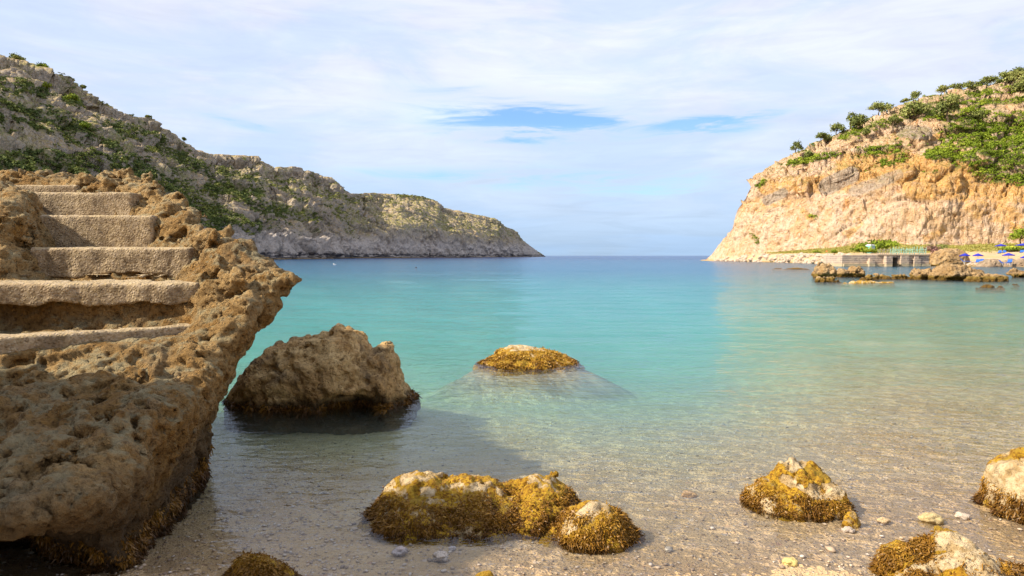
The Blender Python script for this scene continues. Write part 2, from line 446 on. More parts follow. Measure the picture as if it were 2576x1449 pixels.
def build_ground():
    th = np.concatenate([np.linspace(-180, -47, 30)[:-1], np.linspace(-47, 47, 560), np.linspace(47, 180, 30)[1:]]) * math.pi / 180
    r = np.concatenate([[.02], np.geomspace(.6, 2.2, 14)[:-1], np.geomspace(2.2, 14, 330), np.geomspace(14.2, 12000, 90)])
    TH, R = np.meshgrid(th, r, indexing='ij')
    X = R * np.sin(TH); Y = R * np.cos(TH); Z = bed_z(X, Y)
    P = np.stack([X, Y, Z], -1).reshape(-1, 3).astype(f32)
    near = np.clip(1.5 - R.reshape(-1) / 12, 0, 1)
    q = P.copy(); q[:, 2] = 0
    P[:, 2] += near * (.03 * fbm(q * .9, 3) + .008 * fbm(q * 6, 2, 4))
    F1, F2, ID = worley(q * 22, 3)
    P[:, 2] += near * .010 * sstep(.5 - F1, 0, .45) * (R.reshape(-1) < 9)
    nu, nv = TH.shape; k = np.arange(nu * nv).reshape(nu, nv)
    F = np.stack([k[:-1, :-1], k[1:, :-1], k[1:, 1:], k[:-1, 1:]], -1).reshape(-1, 4)[:, ::-1]
    m, t, b = newmat('pebbly_sand')
    p = t.pos(); sx = t.sep(p)
    flatp = t.comb(sx[0], sx[1], 0)
    big = t.noise(flatp, .9, 5, .55, .4); med = t.noise(flatp, 6, 6, .6)
    col = t.mix(t.ss(big, .35, .65), (.59, .40, .195), (.67, .475, .25))
    col = t.mix(t.math('MULTIPLY', t.ss(med, .45, .7), .5), col, (.42, .27, .14))
    for sc, th_, am in ((48, .50, .75), (120, .45, .6), (22, .72, .6)):
        vn = t.new('ShaderNodeTexVoronoi'); t.put(vn.inputs['Vector'], flatp); vn.inputs['Scale'].default_value = sc
        c3 = t.sep(vn.outputs[1])
        pc = t.ramp(c3[0], [(0, (.20, .12, .075)), (.25, (.42, .29, .19)), (.5, (.56, .43, .30)), (.75, (.66, .57, .47)), (.9, (.55, .27, .14)), (1, (.78, .70, .60))])
        msk = t.math('MULTIPLY', t.math('MULTIPLY', t.ss(c3[1], th_, th_ + .1), t.ss(vn.outputs[0], .3, .42, 1, 0)), am)
        col = t.mix(msk, col, pc)
    # darker seagrass and stone patches out in deeper water
    deep = t.math('MULTIPLY', t.ss(t.noise(flatp, .12, 5, .6, .5), .52, .62), t.ss(sx[1], 12, 30))
    col = t.mix(t.math('MULTIPLY', deep, .6), col, (.12, .12, .06))
    wetb = t.ss(t.math('ADD', sx[2], t.math('MULTIPLY', t.math('SUBTRACT', big, .5), .05)), -.01, .06, 1, 0)
    col = t.mix(t.math('MULTIPLY', wetb, .35), col, t.mix(1.0, col, (.62, .55, .5), 'MULTIPLY'))
    t.put(b.inputs['Base Color'], col)
    h = t.math('ADD', t.ss(t.voro(flatp, 48), 0, .6, 1, 0), t.math('ADD', t.noise(flatp, 90, 4, .6), t.math('MULTIPLY', t.ss(t.voro(flatp, 120), 0, .6, 1, 0), .4)))
    t.put(b.inputs['Normal'], t.bump(h, .010, .9))
    o = make_mesh('seabed', P, F, m); tag(o, kind='structure')
build_ground()

# ================================================================== WATER
def build_water():
    m = bpy.data.materials.new('sea_water'); m.use_nodes = True; t = NT(m.node_tree)
    t.n.clear(); out = t.new('ShaderNodeOutputMaterial')
    p = t.pos(); sx = t.sep(p)
    r = t.math('SQRT', t.math('ADD', t.math('MULTIPLY', sx[0], sx[0]), t.math('MULTIPLY', sx[1], sx[1])))
    ws = t.comb(t.math('MULTIPLY', sx[0], .55), sx[1], 0)
    a = t.noise(ws, 7.0, 3, .55, .35); b = t.noise(ws, 1.6, 4, .55, .3); c = t.noise(ws, .32, 4, .6, .2); d = t.noise(ws, 22, 2, .5)
    h = t.math('MULTIPLY', a, t.ss(r, 2.5, 12, .012, .034))
    h = t.math('ADD', h, t.math('MULTIPLY', d, t.ss(r, 3, 15, .0016, .006)))
    h = t.math('ADD', h, t.math('MULTIPLY', b, t.ss(r, 3, 30, .010, .03)))
    h = t.math('ADD', h, t.math('MULTIPLY', c, t.ss(r, 8, 90, .01, .10)))
    nb = t.bump(h, 1.0, 1.0)
    fr = t.new('ShaderNodeFresnel'); fr.inputs['IOR'].default_value = 1.30; t.l.new(nb, fr.inputs['Normal'])
    gl = t.new('ShaderNodeBsdfGlossy'); t.l.new(nb, gl.inputs['Normal'])
    t.put(gl.inputs['Roughness'], t.ss(r, 4, 60, .02, .10)); gl.inputs['Color'].default_value = (.92, .95, 1, 1)
    tr = t.new('ShaderNodeBsdfTransparent')
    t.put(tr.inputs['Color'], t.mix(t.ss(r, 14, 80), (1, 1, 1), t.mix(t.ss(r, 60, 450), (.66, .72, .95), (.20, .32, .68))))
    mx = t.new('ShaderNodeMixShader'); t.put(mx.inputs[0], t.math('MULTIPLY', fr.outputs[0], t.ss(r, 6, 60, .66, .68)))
    t.l.new(tr.outputs[0], mx.inputs[1]); t.l.new(gl.outputs[0], mx.inputs[2]); t.l.new(mx.outputs[0], out.inputs['Surface'])
    ab = t.new('ShaderNodeVolumeAbsorption'); ab.inputs['Color'].default_value = (.30, .930, .930, 1); ab.inputs['Density'].default_value = .54
    sc = t.new('ShaderNodeVolumeScatter'); sc.inputs['Color'].default_value = (.92, 1, .93, 1); sc.inputs['Density'].default_value = .108
    sc.inputs['Anisotropy'].default_value = 0
    ad = t.new('ShaderNodeAddShader'); t.l.new(ab.outputs[0], ad.inputs[0]); t.l.new(sc.outputs[0], ad.inputs[1])
    t.l.new(ad.outputs[0], out.inputs['Volume'])
    # real swell and ripples: a fan of cells that grow with distance, each wavelength kept where the cells can carry it
    th = np.concatenate([np.linspace(-78, -44, 40)[:-1], np.linspace(-44, 44, 760), np.linspace(44, 78, 40)[1:]]) * math.pi / 180
    rr = np.concatenate([np.geomspace(1.6, 2.4, 12)[:-1], np.geomspace(2.4, 1500, 900), np.geomspace(1520, 14000, 40)])
    TH, RR = np.meshgrid(th, rr, indexing='ij'); X = RR * np.sin(TH); Y = RR * np.cos(TH)
    cell = RR * .0072
    P = np.stack([X, Y, 0 * X], -1).reshape(-1, 3).astype(f32); cf = cell.ravel(); Rf = RR.ravel(); Z = np.zeros(len(P), f32)
    bay = np.interp(P[:, 1], [3, 6, 10, 20, 80], [.10, .30, .75, 1.05, 1.15])
    for lam, sl, sd in ((.22, .05, 1), (.5, .085, 2), (1.2, .09, 3), (3.2, .06, 4), (9, .045, 5), (26, .05, 6), (75, .05, 7)):
        q = P / lam; q[:, 0] *= .5
        ampl = sl * lam * .30 * sstep(lam / cf, 2.2, 4.5) * bay
        ampl = ampl * {3.2: sstep(Rf, 12, 40), 9: sstep(Rf, 60, 160), 26: sstep(Rf, 250, 500), 75: sstep(Rf, 700, 1200)}.get(lam, 1.0)
        m_ = ampl > 1e-5
        Z[m_] += (ampl[m_] * perlin(q[m_], sd)).astype(f32)
    Z *= 1 - .6 * sstep(Rf, 900, 3000)
    P[:, 2] = Z
    nu, nv = TH.shape; k = np.arange(nu * nv).reshape(nu, nv); F = grid_faces(nu, nv)[:, ::-1]
    ring = np.concatenate([k[:, 0], k[-1, 1:], k[::-1, -1][1:], k[0, ::-1][1:-1]])
    low = P[ring].copy(); low[:, 2] = -45; n0 = len(P)
    b_ = n0 + np.arange(len(ring)); nx_ = np.roll(ring, -1); bn = np.roll(b_, -1)
    side = np.stack([ring, nx_, bn, b_], 1)
    V = np.concatenate([P, low, [[0, 3000, -45.0]]]).astype(f32); cidx = len(V) - 1
    me_f = [tuple(f) for f in ()]
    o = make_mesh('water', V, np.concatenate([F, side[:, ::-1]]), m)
    # floor of the water body
    import bmesh
    bm = bmesh.new(); bm.from_mesh(o.data); bm.verts.ensure_lookup_table()
    c = bm.verts[cidx]
    for a_, d_ in zip(b_, bn):
        f = bm.faces.new((bm.verts[int(a_)], bm.verts[int(d_)], c)); f.smooth = False
    bmesh.ops.recalc_face_normals(bm, faces=bm.faces); bm.to_mesh(o.data); bm.free()
    if o.data.polygons[1000].normal.z < 0: o.data.flip_normals()
    tag(o, kind='structure')
build_water()

# ================================================================== HILLSIDES
def seg_mask(px, py, strokes):
    out = np.zeros(px.shape, f32)
    for (x1, y1, x2, y2, r, s) in strokes:
        dx_, dy_ = x2 - x1, y2 - y1; L = dx_ * dx_ + dy_ * dy_ + 1e-6
        t = np.clip(((px - x1) * dx_ + (py - y1) * dy_) / L, 0, 1)
        d = np.hypot(px - x1 - t * dx_, (py - y1 - t * dy_))
        out = np.maximum(out, s * sstep(-d, -r * 1.25, -r * .6))
    return out
def hill_grid(u, Ys, Yr, pyr, prof, nvf, nvb, zs0, back=1.5, seed=0):
    """u px columns; Ys shore depth, Yr ridge depth, pyr ridge pixel row; prof(u,v)->height share"""
    v = np.concatenate([np.linspace(-.03, 1, nvf), 1 + np.linspace(0, 1, nvb + 1)[1:] ** 1.5 * back])
    U, Vv = np.meshgrid(u, v, indexing='ij')
    ys, yr = Ys[:, None], Yr[:, None]
    zt = np.array([zof(a, b) for a, b in zip(pyr, Yr)])[:, None]
    Y = ys + (yr - ys) * Vv
    Fv = prof(U, np.clip(Vv, 0, 1)) * zt + (1 - np.clip(Vv, 0, 1)) * zs0
    Z = np.where(Vv < 0, zs0 + Vv * 200, Fv)
    Z = np.where(Vv > 1, zt - (Vv - 1) * (yr - ys) * .45 - .0, Z)
    X = (U - 1288) / FPX * Y
    return np.stack([X, Y, Z], -1), U, Vv
def gnormal(P):
    a = np.gradient(P, axis=0); b = np.gradient(P, axis=1); n = np.cross(a, b)
    n /= np.linalg.norm(n, axis=-1)[..., None] + 1e-9
    return n

def build_left():
    kx = [-420, -200, 0, 60, 110, 165, 210, 260, 330, 375, 415, 450, 490, 530, 600, 645, 665, 684, 692, 705, 740, 790, 830, 852, 866, 885, 900, 920, 1000, 1060, 1095, 1110, 1150, 1200, 1245, 1270, 1300, 1312, 1340, 1372]
    ky = [0, 60, 137, 150, 168, 192, 226, 258, 292, 298, 326, 352, 376, 388, 391, 394, 410, 432, 432, 419, 420, 436, 448, 462, 478, 487, 488, 485, 488, 495, 505, 522, 530, 541, 551, 570, 584, 602, 625, 645]
    u = np.concatenate([np.linspace(-420, -20, 90)[:-1], np.linspace(-20, 1372, 1500)])
    pyr = np.interp(u, kx, ky)
    pyr = pyr + 4.0 * perlin(np.stack([u / 26, 0 * u, 0 * u], 1)) * np.interp(u, [0, 1250, 1372], [1, .5, 0]) + 2 * perlin(np.stack([u / 8, 0 * u, 0 * u], 1), 4) * np.interp(u, [0, 1250, 1372], [1, .6, 0])
    Ys = np.interp(u, [-420, 0, 300, 600, 740, 900, 1100, 1250, 1372], [70, 120, 170, 250, 310, 400, 520, 640, 800])
    Yr = np.interp(u, [-420, 0, 300, 600, 760, 885, 960, 1100, 1250, 1372], [230, 300, 330, 390, 440, 480, 570, 640, 700, 803])
    tip = np.interp(u, [500, 900, 1372], [0, 0, 1])
    def prof(U, V):
        un = np.stack([U.ravel() / 120, 0 * U.ravel(), V.ravel() * 2.5], 1)
        V2 = np.clip(V + .05 * perlin(un, 3).reshape(U.shape) * np.sin(np.clip(V, 0, 1) * math.pi), 0, 1)
        A = np.interp(V2, [0, .02, .08, .13, .30, .36, .55, .60, .78, .84, .93, .97, 1], [.0, .10, .16, .20, .36, .44, .58, .66, .76, .82, .86, .97, 1])
        B = np.interp(V2, [0, .04, .07, .12, .3, .5, .7, .86, .90, 1], [.0, .22, .42, .48, .60, .72, .82, .90, .96, 1])
        k = sstep(U, 820, 1050)
        return A * (1 - k) + B * k
    P, U, V = hill_grid(u, Ys, Yr, pyr, prof, 430, 40, -3., seed=1)
    N = gnormal(P); N = np.where(N[..., 2:3] < 0, -N, N)
    nu, nv = U.shape
    P = P.reshape(-1, 3).astype(f32); N = N.reshape(-1, 3).astype(f32)
    Uf, Vf = U.ravel(), V.ravel()
    env = np.clip(np.minimum((Vf + .03) * 30, 1), 0, 1) * np.where(Vf > .985, np.clip(1 - (Vf - .985) * 60, .2, 1), 1)
    # stretched along the slope's strata, which dip to the right
    S = P.copy(); S[:, 2] = P[:, 2] + .16 * P[:, 0]
    wrp = np.stack([perlin(P / 14, 1), perlin(P / 14, 2), perlin(P / 14, 3)], 1) * 5
    big = ridged(P / 46, 3, 1) * 3.6
    F1, F2, ID = worley((S + wrp) / np.array([9, 9, 6], f32), 2)
    blk = np.minimum(F2 - F1, .45) * 4.0 + (RT[ID, 0] - .5) * 2.6
    F1b, F2b, IDb = worley((S + wrp * .4) / np.array([3.2, 3.2, 2.4], f32), 5)
    blk2 = np.minimum(F2b - F1b, .5) * 1.7 + (RT[IDb, 1] - .5) * 1.2
    st = perlin(np.stack([P[:, 0] / 60, P[:, 1] / 60, (S[:, 2] + wrp[:, 2] * .4) / 3.0], 1), 8) * 1.5
    crag = sstep(fbm(P / 30, 3, 11), -.35, .25)
    fine = fbm(P / 1.6, 3, 6) * .75
    cliffz = sstep(-P[:, 2], -16, -5)
    vert = ridged(np.stack([P[:, 0] / 5, P[:, 1] / 9, P[:, 2] / 26], 1), 3, 13) * 1.9
    d = env * (big * .8 + (blk * 1.35 + st) * (.35 + .95 * crag) + blk2 * (.5 + .7 * crag) + fine * 1.5 + cliffz * vert * 1.5)
    sc = np.interp(Uf, [0, 900, 1372], [1, 1.05, 1.1]) * np.interp(Uf, [1250, 1372], [1, .35])
    d = d * sc
    d = d * (1 - .5 * sstep(Uf, 820, 1000) * (P[:, 2] > 0))
    far = Uf > 1e9
    P2 = P + N * d[:, None]
    P2 = P2.reshape(nu, nv, 3)
    px, py = proj(P2)
    # keep the crest on its line: lower or raise whole columns a little
    top = py[:, :].min(axis=1); want = pyr
    dz = (top - want) / FPX * Yr
    P2[..., 2] += (dz[:, None]) * np.clip(V, 0, 1.0) ** 2
    px, py = proj(P2)
    green = seg_mask(px, py, [(10, 408, 330, 418, 30, 1), (320, 425, 450, 505, 34, 1), (440, 505, 560, 560, 40, .95), (540, 470, 640, 492, 26, .95),
        (560, 540, 640, 572, 22, .9), (640, 515, 790, 548, 17, .8), (0, 255, 110, 292, 12, .8), (140, 298, 235, 335, 15, .8), (300, 322, 400, 352, 17, .8),
        (60, 215, 105, 232, 16, .9), (165, 250, 200, 262, 12, .9), (0, 205, 50, 235, 12, .8), (230, 385, 330, 400, 10, .7), (440, 395, 520, 420, 13, .8), (250, 350, 300, 375, 8, .7),
        (370, 375, 470, 385, 8, .7), (530, 425, 700, 470, 8, .5), (740, 460, 840, 500, 8, .45), (700, 465, 760, 500, 8, .4), (820, 480, 900, 510, 7, .6), (1000, 490, 1100, 500, 6, .6), (340, 470, 420, 520, 22, .9)])
    q = P2.reshape(-1, 3).astype(f32)
    nn = fbm(q / 16, 4, 21).reshape(nu, nv)
    slope = gnormal(P2)[..., 2]; slope = np.abs(slope)
    cover = green * 1.0 + (.75 - .5 * sstep(U, 820, 950)) * sstep(nn, -.02, .30) * sstep(np.clip(V, 0, 1), .1, .2)
    cover *= sstep(slope, .25, .55) * np.where(V < .06, 0, 1)
    meadow = sstep(fbm(q / 22, 4, 31).reshape(nu, nv) + .25 * sstep(U, 850, 950), -.05, .3) * sstep(P2[..., 2], 14, 24)
    m, t, b = newmat('grey_headland_rock')
    p = t.pos(); n1_ = t.noise(p, .09, 8, .62, .6); n2_ = t.noise(t.vmath('ADD', p, (50, 0, 9)), .45, 8, .65, .4); n3_ = t.noise(p, 1.3, 8, .68)
    col = t.mix(t.ss(n1_, .40, .60), (.43, .36, .28), (.49, .39, .26))
    col = t.mix(t.ss(n2_, .52, .66), col, (.29, .24, .21))
    col = t.mix(t.math('MULTIPLY', t.ss(n3_, .46, .60), .85), col, (.55, .47, .38))
    col = t.mix(t.math('MULTIPLY', t.ss(n3_, .46, .34), .0), col, (.2, .2, .2))
    z = t.sep(p)[2]; nz = t.new('ShaderNodeNewGeometry').outputs['Normal']; up = t.sep(nz)[2]
    soil = t.math('MULTIPLY', t.ss(up, .50, .80), t.math('MULTIPLY', t.ss(n2_, .36, .52), t.ss(z, 9, 16)))
    col = t.mix(t.math('MULTIPLY', soil, .8), col, t.mix(t.ss(n1_, .45, .6), (.50, .34, .16), (.38, .30, .11)))
    mead = t.math('MULTIPLY', t.attr('meadow'), t.ss(n2_, .44, .58))
    col = t.mix(t.math('MULTIPLY', mead, .8), col, t.mix(t.ss(n3_, .4, .6), (.26, .28, .06), (.42, .36, .14)))
    cv = t.math('MULTIPLY', t.attr('cover'), t.ss(n3_, .36, .50))
    col = t.mix(t.math('MULTIPLY', cv, .9), col, t.mix(t.ss(n2_, .4, .6), (.07, .095, .02), (.17, .18, .045)))
    # pale scoured rock above the sea and the black tidal band
    zz = t.math('ADD', z, t.math('MULTIPLY', n1_, 6))
    col = t.mix(t.math('MULTIPLY', t.ss(zz, 11, 19, 1, 0), .7), col, (.60, .53, .47))
    zt = t.math('ADD', z, t.math('MULTIPLY', t.math('SUBTRACT', n2_, .5), 6))
    col = t.mix(t.math('MULTIPLY', t.ss(zt, 2.2, 3.4, 1, 0), t.ss(t.noise(t.scale(p, (.12, .12, 1.6)), 1, 4, .6), .40, .52)), col, (.085, .08, .085))
    col = t.mix(t.ss(z, .45, .7, 1, 0), col, (.30, .22, .12))
    col = t.mix(1.0, col, t.ramp(t.noise(p, .7, 9, .7, .5), [(.3, (.55, .53, .52)), (.52, (1, 1, 1)), (.7, (1.0, 1.0, 1.0))]), 'MULTIPLY')
    t.put(b.inputs['Base Color'], col)
    hh = t.math('ADD', t.noise(p, .9, 9, .68, .6), t.math('MULTIPLY', t.voro(t.vmath('ADD', p, t.vmath('SCALE', t.comb(n2_, n1_, n3_))), .55), .35))
    t.put(b.inputs['Normal'], t.bump(hh, 1.6, 1.0))
    o = make_mesh('headland_hills', P2.reshape(-1, 3), grid_faces(nu, nv), m, attrs={'cover': np.clip(cover, 0, 1).ravel(), 'meadow': meadow.ravel()})
    tag(o, kind='structure')
    # scrub
    rs = np.random.RandomState(5)
    vis = (V > .04) & (V < 1.01) & (px > -60)
    wgt = (np.clip(cover, 0, 1) ** 1.3 * vis * (1 + 1.2 * green)).ravel()
    area = (np.linalg.norm(np.cross(np.gradient(P2, axis=0), np.gradient(P2, axis=1)), axis=-1)).ravel()
    near = np.interp(P2[..., 1].ravel(), [150, 450], [1.3, .6])
    pr = wgt * area ** .6 * near; pr /= pr.sum()
    ii = rs.choice(len(pr), 19000, p=pr)
    C = P2.reshape(-1, 3)[ii] + rs.normal(size=(len(ii), 3)) * .3
    R = rs.uniform(.40, 1.15, len(ii)); R = np.where(rs.rand(len(ii)) < .06, R * 1.5, R)
    RR = np.stack([R, R, R * rs.uniform(.5, .8, len(ii))], 1)
    tone = np.clip(.25 + .9 * fbm(C.astype(f32) / 12, 2, 4) + rs.normal(size=len(ii)) * .22, 0, 1)
    tone = np.clip(tone + sstep(C[:, 1], 330, 480) * .4, 0, 1)
    Vv, F, tn = leaf_clumps(C, RR, 20, .27, rs, tone=tone)
    o = make_mesh('hillside_scrub', Vv, F, M['scrub_dark'], smooth=False, attrs={'tone': tn})
    tag(o, 'dark green low scrub covering the grey headland slopes on the left', 'scrub', kind='stuff')
    return P2, px, py, V
LEFT = build_left()

def build_right():
    kx = [1770, 1790, 1810, 1840, 1850, 1870, 1890, 1920, 1960, 1990, 2010, 2050, 2110, 2160, 2210, 2280, 2330, 2400, 2480, 2576, 2800]
    ky = [657, 640, 612, 575, 532, 500, 452, 427, 402, 387, 380, 355, 334, 312, 284, 258, 247, 228, 218, 192, 130]
    u = np.concatenate([np.linspace(1770, 2620, 1100), np.linspace(2622, 2850, 60)])
    pyr = np.interp(u, kx, ky)
    pyr = pyr + (3.0 * perlin(np.stack([u / 22, 0 * u, 0 * u], 1), 2) + 1.5 * perlin(np.stack([u / 7, 0 * u, 0 * u], 1), 5)) * np.interp(u, [1770, 1830], [.2, 1])
    Ys = np.interp(u, [1770, 1850, 1950, 2100, 2300, 2576, 2850], [207, 190, 172, 160, 152, 146, 140])
    Yr = np.interp(u, [1770, 1850, 1950, 2100, 2300, 2576, 2850], [209, 206, 200, 200, 212, 225, 230])
    def prof(U, V):
        un = np.stack([U.ravel() / 90, 0 * U.ravel(), V.ravel() * 2], 1)
        V2 = np.clip(V + .05 * perlin(un, 3).reshape(U.shape) * np.sin(V * math.pi), 0, 1)
        A = np.interp(V2, [0, .06, .12, .16, .30, .34, .50, .56, .75, 1], [.02, .26, .44, .47, .56, .64, .74, .82, .92, 1])
        B = np.interp(V2, [0, .3, .6, .85, 1], [.05, .55, .82, .95, 1])
        k = sstep(U, 1880, 2080)
        return B * (1 - k) + A * k
    P, U, V = hill_grid(u, Ys, Yr, pyr, prof, 480, 30, -1.5, back=1.6)
    N = gnormal(P); N = np.where(N[..., 1:2] > 0, -N, N)
    nu, nv = U.shape; P = P.reshape(-1, 3).astype(f32); N = N.reshape(-1, 3).astype(f32)
    Vf = V.ravel(); Uf = U.ravel()
    env = np.where(Vf > .985, np.clip(1 - (Vf - .985) * 60, .2, 1), 1) * np.interp(Uf, [1770, 1920], [.2, 1])
    wrp = np.stack([perlin(P / 9, 1), perlin(P / 9, 2), perlin(P / 9, 3)], 1) * 3.5
    big = fbm(P / 26, 3, 1) * 3.0
    S = P.copy(); S[:, 2] = P[:, 2] - .25 * P[:, 0]
    F1, F2, ID = worley((S + wrp) / np.array([7.5, 7.5, 5], f32), 12)
    upz = sstep(P[:, 2], 11, 20)
    blk = np.minimum(F2 - F1, .4) * 3.2 + (RT[ID, 0] - .5) * 2.2
    F1b, F2b, IDb = worley((S + wrp * .5) / np.array([2.7, 2.7, 1.8], f32), 15)
    blk2 = np.minimum(F2b - F1b, .5) * 1.3 + (RT[IDb, 1] - .5) * .9
    fine = fbm(P / 1.3, 3, 6) * .45
    rid = ridged(np.stack([P[:, 0] / 5 + P[:, 2] / 9, P[:, 1] / 8, P[:, 2] / 14], 1), 3, 17) * .8
    d = env * (big + blk * (.25 + .75 * upz) + blk2 * (.35 + .65 * upz) + fine * 1.3 + rid * (1.1 - .6 * upz))
    P2 = (P + N * d[:, None]).reshape(nu, nv, 3)
    px, py = proj(P2)
    dz = (py.min(axis=1) - pyr) / FPX * Yr
    P2[..., 2] += dz[:, None] * np.clip(V, 0, 1) ** 2
    px, py = proj(P2); q = P2.reshape(-1, 3).astype(f32)
    green = seg_mask(px, py, [(2440, 300, 2580, 330, 34, 1), (2400, 345, 2580, 365, 36, 1), (2420, 395, 2580, 410, 34, 1), (2470, 440, 2580, 450, 20, 1), (2345, 392, 2390, 380, 18, 1),
        (2160, 385, 2255, 374, 12, 1), (2225, 408, 2270, 398, 12, .9), (2120, 345, 2300, 290, 12, .6), (2290, 282, 2420, 268, 18, .6), (2440, 262, 2580, 250, 9, .7),
        (1905, 470, 1925, 455, 6, .9), (1990, 412, 2075, 392, 8, .9), (2060, 400, 2110, 385, 7, .7), (2440, 240, 2576, 222, 8, .8), (2330, 300, 2576, 290, 8, .7), (1850, 515, 1870, 500, 4, .8), (2040, 545, 2055, 548, 4, .8),(1895,590,1905,610,5,.7)])
    ochre = seg_mask(px, py, [(2140, 420, 2440, 440, 42, 1), (2250, 400, 2320, 420, 34, 1), (2300, 470, 2570, 480, 36, .9), (1930, 470, 2150, 460, 26, .75), (1880, 520, 2020, 490, 20, .55), (2100, 400, 2150, 392, 12, .6),
        (2020, 530, 2040, 550, 10, .7), (2130, 590, 2160, 560, 14, .6), (2460, 520, 2576, 560, 34, .7), (2300, 530, 2440, 560, 40, .35), (2330, 350, 2400, 335, 10, .8), (2250, 340, 2330, 330, 12, .6), (1840, 640, 1900, 570, 10, .4), (2330, 600, 2370, 580, 12, .7)])
    greyz = seg_mask(px, py, [(2080, 470, 2140, 440, 24, 1), (2150, 480, 2260, 440, 18, .7), (1930, 505, 1970, 485, 14, 1), (2270, 330, 2330, 335, 20, .8), (2080, 395, 2200, 400, 10, .5), (2560, 250, 2500, 265, 12, .4), (1980, 495, 2050, 490, 10, .5)])
    nn = fbm(q / 9, 4, 21).reshape(nu, nv)
    slope = np.abs(gnormal(P2)[..., 2])
    cover = np.maximum(green, .32 * sstep(nn, .12, .35) * sstep(P2[..., 2], 17, 26)) * sstep(slope, .12, .4)
    m, t, b = newmat('ochre_cliff_rock')
    p = t.pos(); a = t.noise(p, .16, 8, .6, .8); c = t.noise(t.vmath('ADD', p, (9, 0, 0)), .6, 8, .65, .5); d_ = t.noise(p, 2.2, 8, .7, .2)
    col = t.mix(t.ss(a, .38, .62), (.74, .53, .36), (.68, .44, .24))
    col = t.mix(t.math('MULTIPLY', t.ss(c, .50, .66), .6), col, (.76, .63, .50))
    streak = t.noise(t.scale(p, (.5, .5, .12)), 1.0, 7, .65, .6)
    col = t.mix(t.math('MULTIPLY', t.ss(streak, .60, .66), .75), col, (.62, .28, .09))
    och = t.ss(t.math('ADD', t.attr('ochre'), t.math('MULTIPLY', t.math('SUBTRACT', c, .5), 2.6)), .22, 1.05)
    col = t.mix(och, col, t.mix(t.ss(d_, .35, .62), (.66, .33, .085), (.70, .44, .18)))
    gz = t.ss(t.math('ADD', t.attr('greyrock'), t.math('MULTIPLY', t.math('SUBTRACT', a, .5), 1.0)), .35, .8)
    col = t.mix(t.math('MULTIPLY', gz, .85), col, t.mix(t.ss(c, .4, .6), (.36, .29, .22), (.47, .38, .30)))
    zz = t.sep(p)[2]
    ng = t.new('ShaderNodeNewGeometry').outputs['Normal']
    veg = t.math('MULTIPLY', t.math('MULTIPLY', t.ss(t.sep(ng)[2], .35, .7), t.ss(zz, 14, 24)), t.ss(c, .40, .52))
    col = t.mix(t.math('MULTIPLY', veg, .6), col, t.mix(t.ss(d_, .4, .6), (.30, .23, .06), (.20, .19, .04)))
    cv = t.math('MULTIPLY', t.attr('cover'), t.ss(d_, .34, .48))
    col = t.mix(t.math('MULTIPLY', cv, .9), col, (.09, .12, .015))
    col = t.mix(1.0, col, t.ramp(t.noise(p, 1.1, 9, .72, .8), [(.37, (.58, .46, .36)), (.47, (1, 1, 1)), (.7, (1.0, 1.0, 1.0))]), 'MULTIPLY')
    col = t.mix(t.ss(zz, .3, .7, 1, 0), col, (.22, .15, .08))
    t.put(b.inputs['Base Color'], col)
    hh = t.math('ADD', t.noise(p, 1.1, 9, .7, .8), t.math('MULTIPLY', t.noise(t.scale(p, (1, 1, .4)), .5, 8, .65, 1.2), .8))
    t.put(b.inputs['Normal'], t.bump(hh, 1.1, 1.0))
    o = make_mesh('ochre_cliff', P2.reshape(-1, 3), grid_faces(nu, nv)[:, ::-1], m, attrs={'cover': np.clip(cover, 0, 1).ravel(), 'ochre': ochre.ravel(), 'greyrock': greyz.ravel()})
    tag(o, kind='structure')
    rs = np.random.RandomState(15)
    vis = (V > .02) & (V < 1.01)
    area = (np.linalg.norm(np.cross(np.gradient(P2, axis=0), np.gradient(P2, axis=1)), axis=-1))
    pr = (np.clip(cover, 0, 1) ** 1.2 * vis * area ** .6).ravel(); pr /= pr.sum()
    ii = rs.choice(len(pr), 5200, p=pr)
    C = P2.reshape(-1, 3)[ii] + rs.normal(size=(len(ii), 3)) * .15
    gm = green.ravel()[ii]
    R = rs.uniform(.30, .95, len(ii)) * (.6 + .5 * gm)
    RR = np.stack([R, R, R * rs.uniform(.6, .85, len(ii))], 1)
    tone = np.clip(.35 + .8 * fbm(C.astype(f32) / 7, 2, 4) + rs.normal(size=len(ii)) * .2, 0, 1)
    Vv, F, tn = leaf_clumps(C, RR, 40, .16, rs, tone=tone)
    o = make_mesh('cliff_scrub', Vv, F, M['scrub_bright'], smooth=False, attrs={'tone': tn})
    tag(o, 'bright green scrub spreading over the ochre cliff on the right', 'scrub', kind='stuff')
    return P2, px, py, V
RIGHT = build_right()
print('hills', round(time.time() - T0, 1))
